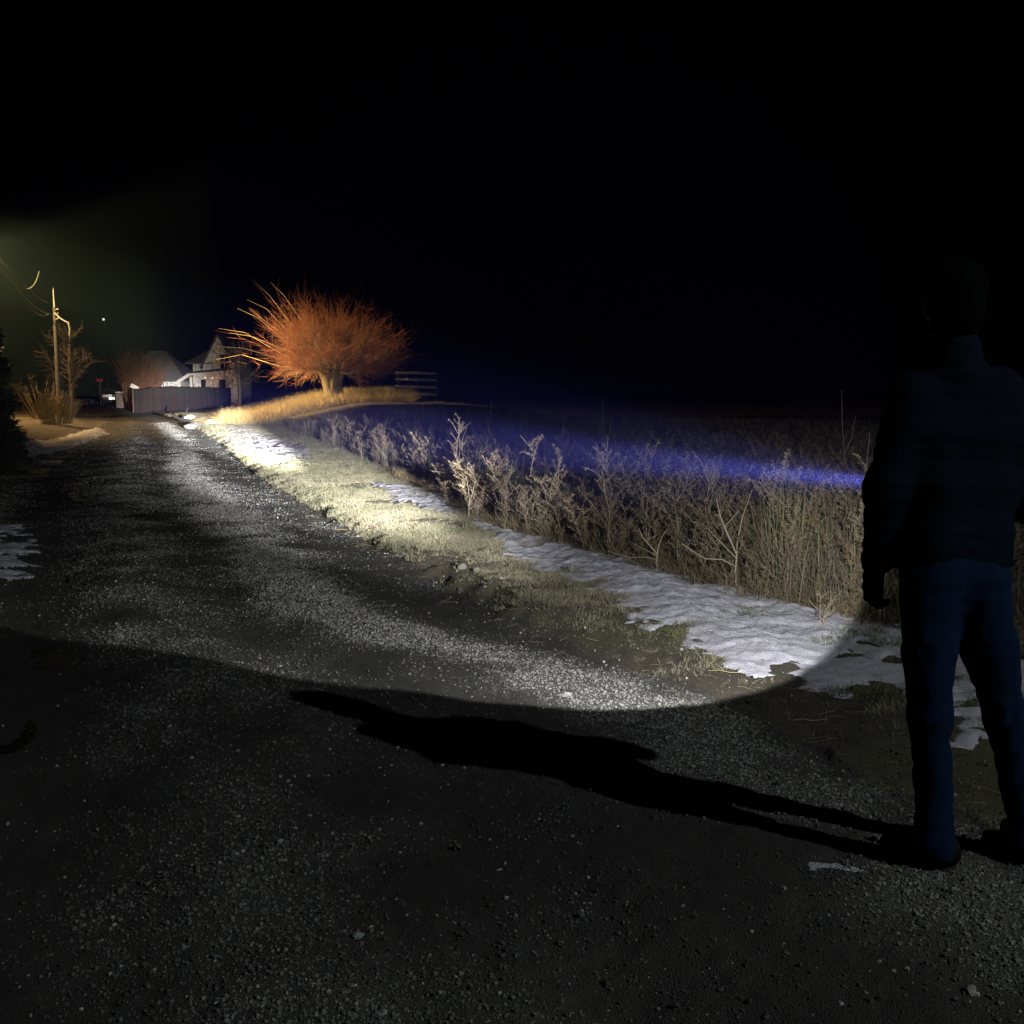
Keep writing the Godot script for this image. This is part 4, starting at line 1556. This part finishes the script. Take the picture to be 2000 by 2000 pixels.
func twiggy(root: Node3D, seed_: int, n: int, spread: float, h: float, w: float, c: Color, thick: float, up: float) -> void:
	var r := RandomNumberGenerator.new()
	r.seed = seed_
	var mb := MB.new()
	var fine := MB.new()
	for k in n:
		var a := r.randf() * TAU
		var o := Vector3(cos(a), 0, sin(a)) * sqrt(r.randf()) * w * 0.5
		var dir := Vector3(cos(a) * (1.0 - up) * r.randf() * 2.0, up + 0.2, sin(a) * (1.0 - up) * r.randf() * 2.0).normalized()
		var l := h * r.randf_range(0.5, 1.1)
		var bend := Vector3(r.randfn(), 0.2, r.randfn()) * 0.12 * l
		var p := [o, o + dir * l * 0.5 + bend * 0.3, o + dir * l + bend]
		mb.col = c * r.randf_range(0.6, 1.3)
		mb.tube(p, [thick, thick * 0.7, thick * 0.3], 3, false)
		for q in 4:
			var s: Vector3 = p[1].lerp(p[2], r.randf())
			fine.col = c * r.randf_range(0.6, 1.4)
			fine.tube([s, s + (dir + Vector3(r.randfn(), r.randfn(), r.randfn()) * 0.7).normalized() * l * 0.3 * spread * 0.6], [thick * 0.5, thick * 0.2], 3, false)
	part("stems", mb, M.willow_twig, root)
	part("twigs", fine, M.willow_twig, root)

func bare_tree(root: Node3D, seed_: int, h: float, c: Color) -> void:
	var r := RandomNumberGenerator.new()
	r.seed = seed_
	var trunk := MB.new()
	var crown := MB.new()
	trunk.col = c * 1.3
	trunk.tube([Vector3(0, -0.2, 0), Vector3(0.05, h * 0.25, 0), Vector3(0, h * 0.5, 0.05), Vector3(0.08, h * 0.8, 0)], [h * 0.028, h * 0.022, h * 0.016, h * 0.006], 8)
	for k in 26:
		var y := r.randf_range(0.22, 0.8)
		var a := r.randf() * TAU
		var from := Vector3(0.03, h * y, 0)
		var l := h * r.randf_range(0.25, 0.45) * (1.15 - y)
		var dir := Vector3(cos(a), r.randf_range(0.4, 1.1), sin(a)).normalized()
		var p := [from, from + dir * l * 0.5, from + dir * l + Vector3(0, l * 0.15, 0)]
		crown.col = c * r.randf_range(0.7, 1.3)
		crown.tube(p, [h * 0.008, h * 0.005, h * 0.002], 4, false)
		for q in 16:
			var s: Vector3 = p[0].lerp(p[1], r.randf()) if q % 3 == 0 else p[1].lerp(p[2], r.randf())
			var d2 := (dir + Vector3(r.randfn(), r.randfn() + 0.3, r.randfn()) * 0.7).normalized()
			var e := s + d2 * l * r.randf_range(0.2, 0.5)
			crown.tube([s, e], [h * 0.0035, h * 0.0012], 3, false)
			crown.tube([s.lerp(e, 0.5), s.lerp(e, 0.5) + (d2 + Vector3(r.randfn(), r.randfn(), r.randfn()) * 0.8) * l * 0.16], [h * 0.002, h * 0.001], 3, false)
	part("trunk", trunk, M.willow_twig, root)
	part("crown", crown, M.willow_twig, root)

# ---------------------------------------------------------------- willow
func build_willow() -> void:
	var foot := at_depth(655, 782, 45.0)
	foot.y = ground_h(foot.x, foot.z)
	var t := thing("willow_tree", "pollard willow with a round crown of orange shoots beyond the field", "tree", foot)
	var r := RandomNumberGenerator.new()
	r.seed = 640
	var trunk := MB.new()
	var k0 := Vector3(-0.1, 1.12, 0)
	trunk.tube([Vector3(0, -0.4, 0), Vector3(-0.03, 0.2, 0), Vector3(-0.08, 0.6, 0), Vector3(-0.09, 0.9, 0), k0], [0.6, 0.42, 0.37, 0.40, 0.42], 14)
	for a in 7:
		var an := TAU * a / 7.0 + 0.3
		var o := Vector3(cos(an), 0, sin(an))
		trunk.tube([k0 + o * 0.12 + Vector3(0, -0.75, 0), k0 + o * 0.26 + Vector3(0, -0.2, 0), k0 + o * 0.52 + Vector3(0, 0.3, 0), k0 + o * 0.8 + Vector3(0, 0.62, 0)], [0.24, 0.2, 0.12, 0.05], 8)
	part("trunk", trunk, M.bark, t)
	var crown := MB.new()
	var fine := MB.new()
	var base_c := Color(0.46, 0.32, 0.17)
	var tip_c := Color(0.36, 0.115, 0.055)
	var limbs := []
	for k in 22:
		var a := TAU * k / 22.0 * 3.0 + r.randf_range(-0.2, 0.2)
		var el := asin(clampf(-0.02 + 1.0 * k / 21.0, -1.0, 1.0))
		var dir := Vector3(cos(el) * cos(a), sin(el), cos(el) * sin(a))
		var from := k0 + Vector3(dir.x * 0.5, 0.1 + dir.y * 0.3, dir.z * 0.5)
		var l := r.randf_range(0.8, 1.3)
		var pts := [from, from + dir * l * 0.5 + Vector3(r.randfn(), r.randfn(), r.randfn()) * 0.06, from + (dir + Vector3(r.randfn(), r.randfn(), r.randfn()) * 0.2) * l]
		crown.col = base_c * r.randf_range(0.8, 1.1)
		crown.tube(pts, [0.075, 0.055, 0.03], 6, false)
		limbs.append([pts, dir])
	# long bare rods reaching out over the street side
	for k in 9:
		var an := r.randf_range(0.12, 1.05)
		var dir := Vector3(-cos(an), sin(an), r.randf_range(-0.3, 0.5)).normalized()
		var from := k0 + dir * 0.5
		var l := r.randf_range(3.6, 4.9)
		crown.col = base_c * r.randf_range(0.8, 1.2)
		crown.tube([from, from + dir * l * 0.4 + Vector3(r.randfn() * 0.08, 0.16 + r.randfn() * 0.1, 0), from + dir * l * 0.75 + Vector3(0, 0.2 + r.randfn() * 0.14, 0), from + dir * l], [0.020, 0.015, 0.010, 0.004], 5, false)
		for q in 5:
			var s0 := from + dir * l * r.randf_range(0.45, 0.9)
			fine.col = tip_c
			fine.tube([s0, s0 + (dir + Vector3(r.randfn(), r.randfn() + 0.3, r.randfn()) * 0.35).normalized() * r.randf_range(0.4, 0.9)], [0.008, 0.003], 3, false)
	for k in 900:
		var lm: Array = limbs[r.randi() % limbs.size()]
		var lp: Array = lm[0]
		var from: Vector3 = lp[0].lerp(lp[1], r.randf()) if k % 3 == 0 else lp[1].lerp(lp[2], r.randf())
		var out: Vector3 = (from - k0 - Vector3(0, 0.2, 0)).normalized()
		var dir: Vector3 = (out + lm[1] * 0.3 + Vector3(r.randfn(), r.randfn() + 0.55, r.randfn()) * 0.42).normalized()
		var l := r.randf_range(0.6, 2.0) * (1.0 if dir.y > -0.1 else 0.7)
		if dir.y > 0.6 and r.randf() < 0.10:
			l *= 1.35
		var side := Vector3(r.randfn(), r.randfn() + 0.8, r.randfn()) * 0.16 * l
		var pts := []
		for q in 6:
			var s0 := q / 5.0
			pts.append(from + dir * l * s0 + side * s0 * s0 + Vector3(r.randfn(), r.randfn(), r.randfn()) * 0.03)
		var thick := r.randf_range(0.006, 0.013)
		var tone := r.randf_range(0.65, 1.2)
		crown.col = base_c.lerp(tip_c, r.randf() * 0.6) * tone
		crown.tube([pts[0], pts[1], pts[2]], [thick, thick * 0.85, thick * 0.7], 4, false)
		crown.col = tip_c.lerp(base_c, r.randf() * 0.4) * tone
		crown.tube([pts[2], pts[3], pts[4], pts[5]], [thick * 0.7, thick * 0.55, thick * 0.4, 0.003], 3, false)
		for q in 13:
			var j := r.randi_range(0, 4)
			var s0: Vector3 = pts[j].lerp(pts[j + 1], r.randf())
			var d2: Vector3 = (dir + Vector3(r.randfn(), r.randfn() + 0.15, r.randfn()) * 0.6).normalized()
			fine.col = base_c.lerp(tip_c, clampf(j / 4.0 + r.randf_range(-0.2, 0.4), 0.0, 1.0)) * r.randf_range(0.5, 1.2)
			var ll := r.randf_range(0.25, 0.75)
			fine.tube([s0, s0 + d2 * ll * 0.6, s0 + d2 * ll + Vector3(0, 0.05, 0)], [0.005, 0.004, 0.0025], 3, false)
	var cr := part("crown", crown, M.willow_twig, t)
	part("twigs", fine, M.willow_twig, cr)

# ---------------------------------------------------------------- house, fences, car, dark trees
func flat(pts: Array, thick: float, mb: MB) -> void:
	# a slab under a polygon in space
	var n: Vector3 = (pts[1] - pts[0]).cross(pts[2] - pts[0]).normalized()
	if n.y < 0.0:
		n = -n
	var low := []
	for p in pts:
		low.append(p - n * thick)
	mb.face(pts, n)
	mb.face(low, -n)
	var mid := Vector3.ZERO
	for p in pts:
		mid += p / pts.size()
	for k in pts.size():
		var k2 := (k + 1) % pts.size()
		var e: Vector3 = (pts[k] + pts[k2]) * 0.5 - mid
		mb.face([pts[k], pts[k2], low[k2], low[k]], (e - n * e.dot(n)).normalized())

func build_background() -> void:
	build_house()
	# board fence in front of the house
	var f0 := on_ground(262, 806)
	var f1 := on_ground(452, 799)
	var fence := thing("board_fence", "reddish brown board fence in front of the white house", "fence", f0)
	var along := f1 - f0
	along.y = 0.0
	var n := int(along.length() / 0.17)
	var board := MB.new()
	board.box(Vector3(0, 0.75, 0), Vector3(0.145, 1.5, 0.025))
	var bm := board.mesh(M.fence_board)
	var turn := atan2(-along.z, along.x)
	var tones := []
	for k in 4:
		var m: StandardMaterial3D = M.fence_board.duplicate()
		m.albedo_color = [Color(0.036, 0.016, 0.014), Color(0.028, 0.019, 0.019), Color(0.036, 0.026, 0.027), Color(0.022, 0.014, 0.014)][k].linear_to_srgb()
		tones.append(m)
	for k in n:
		var o := put("board", bm, fence, tones[rng.randi() % 4])
		o.position = along * (k + 0.5) / n
		o.position.y = ground_h(f0.x + o.position.x, f0.z + o.position.z) - f0.y - 0.04 + rng.randf_range(0, 0.05)
		o.rotation = Vector3(0, turn, rng.randf_range(-0.015, 0.015))
	for y in [0.35, 1.2]:
		var rl := MB.new()
		rl.box(along * 0.5 + Vector3(0, y, 0) + Vector3(0, 0, -0.05).rotated(Vector3.UP, turn), Vector3(along.length(), 0.09, 0.045), Basis(Vector3.UP, turn))
		part("rail", rl, M.fence_board, fence)
	for k in int(along.length() / 2.4):
		var ps := MB.new()
		ps.box(along * (k * 2.4 + 0.2) / along.length() + Vector3(0, 0.7, 0) + Vector3(0, 0, -0.12).rotated(Vector3.UP, turn), Vector3(0.1, 1.6, 0.1), Basis(Vector3.UP, turn))
		part("post", ps, M.fence_board, fence)
	# rail fence to the right of the willow
	var ra := at_depth(778, 780, 47.0)
	var rb := at_depth(850, 778, 46.0)
	ra.y = ground_h(ra.x, ra.z)
	rb.y = ground_h(rb.x, rb.z)
	var rf := thing("rail_fence", "pale wooden rail fence beside the willow", "fence", ra)
	var al := rb - ra
	for k in 3:
		var ps := MB.new()
		ps.box(al * (k / 2.0) + Vector3(0, 0.55, 0), Vector3(0.12, 1.35, 0.12))
		part("post", ps, M.timber, rf)
	for y in [0.25, 0.55, 0.85, 1.13]:
		var rl := MB.new()
		var wob := rng.randf_range(-0.02, 0.02)
		rl.tube([Vector3(-0.1, y + wob, 0.1), al * 0.5 + Vector3(0, y - wob, 0.1), al * 1.03 + Vector3(0, y + wob, 0.1)], [0.055, 0.06, 0.05], 7)
		var o := part("rail", rl, M.trim, rf)
		o.name = "rail"
	build_car()
	# road sign with two red reflectors
	var sg := thing("sign_post", "thin post with two round red reflectors beside the parked car", "sign", on_land(197, 791))
	var sd := -sg.position.z
	var sm := MB.new()
	sm.tube([Vector3(0, -0.1, 0), Vector3(0, 2.35, 0)], [0.035, 0.035], 8)
	part("post", sm, M.cable, sg)
	for x in [-0.16, 0.16]:
		var q := MB.new()
		q.lathe(Vector3(x, 2.3, 0.06), [Vector2(0.0, -0.02), Vector2(0.14, -0.02), Vector2(0.15, 0.0), Vector2(0.12, 0.02), Vector2(0.0, 0.025)], 14, Basis(Vector3.RIGHT, PI / 2))
		part("reflector", q, M.red_plastic, sg)
	# far white lamp
	var far := at_depth(203, 624, 120.0)
	var fl := thing("street_lamp", "tiny white street lamp far down the street", "street lamp", Vector3(far.x, 0, far.z))
	var fm := MB.new()
	fm.tube([Vector3(0, -0.2, -0.2), Vector3(0, far.y + 0.1, -0.2)], [0.045, 0.03], 8)
	part("pole", fm, M.rubber, fl)
	var fb := MB.new()
	fb.lathe(Vector3(0, far.y, 0.15), [Vector2(0, -0.13), Vector2(0.1, -0.08), Vector2(0.13, 0), Vector2(0.1, 0.08), Vector2(0, 0.13)], 12)
	part("bulb", fb, glow("far_glow", Color(0.92, 1.0, 0.95), 1.0), fl)
	var lf := OmniLight3D.new()
	lf.name = "far_light"
	lf.light_color = Color(0.9, 1.0, 0.92)
	lf.light_energy = 0.6
	lf.light_size = 0.1
	lf.omni_range = 100.0
	lf.omni_attenuation = 2.0
	lf.shadow_enabled = true
	fl.add_child(lf)
	lf.position = Vector3(0, far.y, 0.15)
	# orange bush in front of the garage, bin and mailbox by the fence
	var ob := thing("bush", "rusty orange bush in front of the garage roof", "bush", on_land(282, 800))
	twiggy(ob, 660, 300, 1.3, 3.5, 2.2, Color(0.12, 0.05, 0.02), 0.02, 0.86)
	var bin := thing("wooden_crate", "brown box standing between the parked car and the fence", "crate", on_land(240, 796))
	var cb := MB.new()
	cb.box(Vector3(0, 0.6, 0), Vector3(0.78, 1.2, 0.7))
	part("body", cb, M.fence_board, bin)
	var cl := MB.new()
	cl.box(Vector3(0, 1.24, 0), Vector3(0.86, 0.07, 0.78))
	part("lid", cl, M.trim, bin)
	var mbx := thing("mailbox", "pale mailbox on a leaning post at the end of the fence", "mailbox", on_land(268, 801))
	var mp := MB.new()
	mp.tube([Vector3(0.1, -0.1, 0), Vector3(-0.05, 1.5, 0)], [0.05, 0.05], 8)
	part("post", mp, M.timber, mbx)
	var mx := MB.new()
	mx.box(Vector3(-0.1, 1.65, 0), Vector3(0.55, 0.28, 0.28), Basis(Vector3.BACK, -0.5))
	part("box", mx, M.trim, mbx)
	# evergreens along the near side street
	var fol := []
	for k in 3:
		fol.append(evergreen(680 + k))
	for s in [[24.0, 0.95, 0], [27.0, 1.0, 1], [30.0, 1.08, 2], [33.0, 1.0, 0], [36.0, 1.15, 1], [38.5, 1.1, 2], [41.0, 1.02, 0], [43.0, 1.0, 1]]:
		var p := at_depth((-60.0 if s[0] < 32.0 else -35.0) - rng.randf() * 20.0, 900, s[0])
		p.y = ground_h(p.x, p.z)
		var tr := thing("evergreen_tree", "dark bushy evergreen in the black row along the road", "tree", p, "evergreens along the road")
		tr.rotation.y = rng.randf() * TAU
		tr.scale = Vector3(0.95, s[1] * 0.86, 0.95)
		put("trunk", fol[s[2]][0], tr, M.bark)
		put("crown", fol[s[2]][1], tr)
	var thin := thing("bare_tree", "slim bare sapling with drooping twigs between house and willow", "tree", at_on_land(474, 62.0))
	bare_tree(thin, 697, 4.0, Color(0.05, 0.042, 0.036))

func evergreen(seed_: int) -> Array:
	var r := RandomNumberGenerator.new()
	r.seed = seed_
	var tr := MB.new()
	tr.tube([Vector3(0, -0.2, 0), Vector3(0, 2.0, 0), Vector3(0, 4.6, 0)], [0.14, 0.1, 0.03], 8)
	var cr := MB.new()
	for k in 5200:
		var y := r.randf()
		var rad := 1.35 * pow(1.0 - y, 0.55) * (0.75 + 0.25 * sin(y * 31.0 + seed_))
		var a := r.randf() * TAU
		var q := rad * sqrt(r.randf_range(0.25, 1.0))
		var p := Vector3(cos(a) * q, 0.15 + y * 5.0, sin(a) * q)
		cr.col = Color(0.016, 0.022, 0.013) * r.randf_range(0.6, 1.4)
		cr.leaf(p, Vector3(cos(a), r.randf_range(-0.3, 0.7), sin(a)).normalized(), r.randf_range(0.14, 0.3), r.randf_range(0.05, 0.12), r)
	return [tr.mesh(M.bark), cr.mesh(M.evergreen)]

func build_house() -> void:
	var D := 95.0
	var foot := at_depth(400, 790, D)
	foot.y = 0.0
	var H := thing("house", "white house with a steep front gable, hipped garage and lit porch", "house", foot)
	var Q := func(px: float, py: float, back := 0.0) -> Vector3: return at_depth(px, py, D) - foot + Vector3(0, 0, -back)
	var w := MB.new()
	var c: Vector3
	var e: Vector3
	# main block
	c = Q.call(376, 708)
	e = Q.call(462, 708)
	w.box(Vector3((c.x + e.x) * 0.5, c.y * 0.5, -2.6), Vector3(e.x - c.x, c.y, 5.0))
	part("wall", w, M.siding, H)
	# gable front
	var g := MB.new()
	var gl: Vector3 = Q.call(398, 712)
	var gr: Vector3 = Q.call(458, 712)
	var gp: Vector3 = Q.call(427, 656)
	var y0: float = Q.call(427, 728).y
	g.face([Vector3(gl.x, y0, 0.25), Vector3(gl.x, gl.y, 0.25), Vector3(gp.x, gp.y, 0.25), Vector3(gr.x, gr.y, 0.25), Vector3(gr.x, y0, 0.25)], Vector3.BACK)
	g.face([Vector3(gl.x, y0, 0.25), Vector3(gl.x, gl.y, 0.25), Vector3(gl.x, gl.y, -2.0), Vector3(gl.x, y0, -2.0)], Vector3.LEFT)
	g.face([Vector3(gr.x, y0, 0.25), Vector3(gr.x, gr.y, 0.25), Vector3(gr.x, gr.y, -2.0), Vector3(gr.x, y0, -2.0)], Vector3.RIGHT)
	g.face([Vector3(gl.x, y0, 0.25), Vector3(gr.x, y0, 0.25), Vector3(gr.x, y0, -2.0), Vector3(gl.x, y0, -2.0)], Vector3.DOWN)
	part("gable", g, M.siding, H)
	var r1 := MB.new()
	var top := gp + Vector3(0, 0.1, 0)
	flat([Vector3(gl.x - 0.25, gl.y - 0.3, 0.5), Vector3(top.x, top.y + 0.05, 0.5), Vector3(top.x, top.y + 0.05, -3.0), Vector3(gl.x - 0.25, gl.y - 0.3, -3.0)], 0.1, r1)
	flat([Vector3(gr.x + 0.25, gr.y - 0.3, 0.5), Vector3(top.x, top.y + 0.05, 0.5), Vector3(top.x, top.y + 0.05, -3.0), Vector3(gr.x + 0.25, gr.y - 0.3, -3.0)], 0.1, r1)
	part("roof", r1, M.shingle, H)
	# main roof: front slope, back slope
	var r2 := MB.new()
	var el: Vector3 = Q.call(362, 709)
	var er: Vector3 = Q.call(470, 709)
	var rl: Vector3 = Q.call(402, 676)
	var rr: Vector3 = Q.call(446, 676)
	flat([Vector3(el.x, el.y, 0.3), Vector3(er.x, er.y, 0.3), Vector3(rr.x, rl.y, -2.6), Vector3(rl.x, rl.y, -2.6)], 0.1, r2)
	flat([Vector3(el.x, el.y, -5.4), Vector3(er.x, er.y, -5.4), Vector3(rr.x, rl.y, -2.6), Vector3(rl.x, rl.y, -2.6)], 0.1, r2)
	flat([Vector3(el.x, el.y, 0.3), Vector3(el.x, el.y, -5.4), Vector3(rl.x, rl.y, -2.6)], 0.1, r2)
	flat([Vector3(er.x, er.y, 0.3), Vector3(er.x, er.y, -5.4), Vector3(rr.x, rl.y, -2.6)], 0.1, r2)
	part("roof", r2, M.shingle, H)
	# garage with hipped roof
	var gb := MB.new()
	var a0: Vector3 = Q.call(244, 744)
	var a1: Vector3 = Q.call(366, 744)
	gb.box(Vector3((a0.x + a1.x) * 0.5, a0.y * 0.5, -1.5), Vector3(a1.x - a0.x - 0.4, a0.y, 5.4))
	part("garage_wall", gb, M.siding, H)
	var r3 := MB.new()
	var p0: Vector3 = Q.call(280, 684)
	var p1: Vector3 = Q.call(313, 684)
	var fl := Vector3(a0.x, a0.y, 1.6)
	var fr := Vector3(a1.x + 0.35, a0.y, 1.6)
	var bl := Vector3(a0.x, a0.y, -4.6)
	var br := Vector3(a1.x + 0.35, a0.y, -4.6)
	var h0 := Vector3(p0.x, p0.y, -1.5)
	var h1 := Vector3(p1.x, p0.y, -1.5)
	flat([fl, fr, h1, h0], 0.1, r3)
	flat([bl, br, h1, h0], 0.1, r3)
	flat([fl, bl, h0], 0.1, r3)
	flat([fr, br, h1], 0.1, r3)
	var gr3 := part("roof", r3, M.shingle, H)
	gr3.name = "roof"
	# porch: roof, fascia, posts, beam, window, door
	var pr := MB.new()
	var pl: Vector3 = Q.call(358, 744)
	var pm: Vector3 = Q.call(382, 729)
	var pe: Vector3 = Q.call(462, 722)
	flat([Vector3(pl.x, pl.y, 1.9), Vector3(pm.x, pm.y, 1.9), Vector3(pm.x, pm.y + 0.2, 0.0), Vector3(pl.x, pl.y + 0.2, 0.0)], 0.09, pr)
	flat([Vector3(pm.x, pm.y, 1.9), Vector3(pe.x, pe.y, 1.9), Vector3(pe.x, pe.y + 0.25, 0.0), Vector3(pm.x, pm.y + 0.2, 0.0)], 0.09, pr)
	part("porch_roof", pr, M.shingle, H)
	var ff := MB.new()
	ff.face([Vector3(pl.x, pl.y - 0.3, 1.93), Vector3(pl.x, pl.y, 1.93), Vector3(pm.x, pm.y, 1.93), Vector3(pm.x, pm.y - 0.3, 1.93)], Vector3.BACK)
	ff.box(Vector3((pm.x + pe.x) * 0.5, (pm.y + pe.y) * 0.5 - 0.15, 1.9), Vector3(pe.x - pm.x, 0.16, 0.06), Basis(Vector3.BACK, atan2(pe.y - pm.y, pe.x - pm.x)))
	part("fascia", ff, M.trim, H)
	for px in [385.0, 418.0, 455.0]:
		var q: Vector3 = Q.call(px, 736)
		var ps := MB.new()
		ps.box(Vector3(q.x, q.y * 0.5, 1.8), Vector3(0.22 if px < 400 else 0.14, q.y, 0.16))
		part("post", ps, M.trim, H)
	var wi := MB.new()
	var w0: Vector3 = Q.call(432, 692)
	var w1: Vector3 = Q.call(449, 722)
	wi.box(Vector3((w0.x + w1.x) * 0.5, (w0.y + w1.y) * 0.5, 0.28), Vector3(w1.x - w0.x, w0.y - w1.y, 0.05))
	var win := part("window", wi, M.dark_glass, H)
	var fr2 := MB.new()
	fr2.box(Vector3((w0.x + w1.x) * 0.5, (w0.y + w1.y) * 0.5, 0.31), Vector3(0.07, w0.y - w1.y, 0.03))
	fr2.box(Vector3((w0.x + w1.x) * 0.5, w0.y + 0.04, 0.31), Vector3(w1.x - w0.x + 0.2, 0.1, 0.05))
	part("frame", fr2, M.trim, win)
	for s in [[392.0, 402.0], [427.0, 440.0]]:
		var q0: Vector3 = Q.call(s[0], 741)
		var q1: Vector3 = Q.call(s[1], 760)
		var o := MB.new()
		o.box(Vector3((q0.x + q1.x) * 0.5, (q0.y + q1.y) * 0.5, -0.08), Vector3(q1.x - q0.x, q0.y - q1.y, 0.05))
		part("window", o, M.dark_glass, H)
	var gm := glow("porch_glow", Color(1.0, 0.72, 0.5), 1.1)
	for px in [410.0, 423.5]:
		var q: Vector3 = Q.call(px, 738)
		var b := MB.new()
		b.lathe(Vector3(q.x, q.y, 1.4), [Vector2(0, -0.07), Vector2(0.06, -0.05), Vector2(0.07, 0), Vector2(0.05, 0.05), Vector2(0, 0.07)], 10)
		part("porch_bulb", b, gm, H)
	var l := OmniLight3D.new()
	l.name = "porch_light"
	l.light_color = Color(1.0, 0.7, 0.4)
	l.light_energy = 0.5
	l.light_size = 0.05
	l.omni_range = 60.0
	l.omni_attenuation = 2.0
	l.shadow_enabled = true
	H.add_child(l)
	l.position = Q.call(410, 738) + Vector3(0, 0, 1.4)

func build_car() -> void:
	var t := thing("parked_car", "dark hatchback parked with its tail to the road and a number plate with its reflection made to glow", "car", on_land(219, 792))
	t.rotation.y = 0.32
	# body: side outline swept across the width; the tail looks towards +z
	var out := [Vector2(0.0, 0.35), Vector2(0.02, 0.75), Vector2(-0.05, 0.95), Vector2(-0.35, 1.38), Vector2(-0.6, 1.46), Vector2(-1.6, 1.47), Vector2(-2.3, 1.35), Vector2(-2.95, 0.98), Vector2(-3.9, 0.86), Vector2(-4.15, 0.6), Vector2(-4.15, 0.3), Vector2(-2.0, 0.24), Vector2(-0.2, 0.24)]
	var b := MB.new()
	var rows := []
	for x in [-0.86, -0.8, 0.8, 0.86]:
		var row := []
		for p in out:
			var inset := 0.17 if p.y > 1.0 else 0.0
			var xx: float = signf(x) * (absf(x) - inset * clampf((p.y - 0.95) / 0.4, 0.0, 1.0))
			var sq := 0.97 if absf(x) > 0.83 else 1.0
			row.append(Vector3(xx, 0.8 + (p.y - 0.8) * sq, -2.0 + (p.x + 2.0) * sq))
		rows.append(row)
	for k in 3:
		for q in out.size():
			var q2 := (q + 1) % out.size()
			var mid: Vector3 = (rows[k][q] + rows[k][q2] + rows[k + 1][q] + rows[k + 1][q2]) * 0.25
			b.face([rows[k][q], rows[k][q2], rows[k + 1][q2], rows[k + 1][q]], (mid - Vector3(0, 0.8, -2.0)).normalized())
	b.face(rows[0], Vector3.LEFT)
	b.face(rows[3], Vector3.RIGHT)
	part("body", b, M.car_paint, t)
	var g := MB.new()
	g.face([Vector3(-0.62, 1.0, -0.02), Vector3(0.62, 1.0, -0.02), Vector3(0.52, 1.36, -0.28), Vector3(-0.52, 1.36, -0.28)], Vector3(0, 0.5, 0.85))
	part("rear_window", g, M.dark_glass, t)
	for x in [-0.66, 0.66]:
		var l := MB.new()
		l.box(Vector3(x, 0.82, 0.0), Vector3(0.26, 0.2, 0.09))
		part("tail_lamp", l, M.red_plastic, t)
		for z in [-0.75, -3.3]:
			var wh := MB.new()
			wh.lathe(Vector3(signf(x) * 0.77, 0.31, z), [Vector2(0.0, -0.1), Vector2(0.26, -0.1), Vector2(0.31, -0.07), Vector2(0.31, 0.07), Vector2(0.26, 0.1), Vector2(0.0, 0.1)], 18, Basis(Vector3.BACK, PI / 2))
			part("wheel", wh, M.rubber, t)
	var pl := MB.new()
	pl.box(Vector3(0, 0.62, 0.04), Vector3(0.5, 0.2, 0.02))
	part("reflecting_plate", pl, glow("plate_glow", Color(0.95, 1.0, 1.0), 1.3), t)  # number plate; emission stands in for the light it throws back
	var bp := MB.new()
	bp.box(Vector3(0, 0.42, 0.02), Vector3(1.66, 0.16, 0.1))
	part("bumper", bp, M.rubber, t)
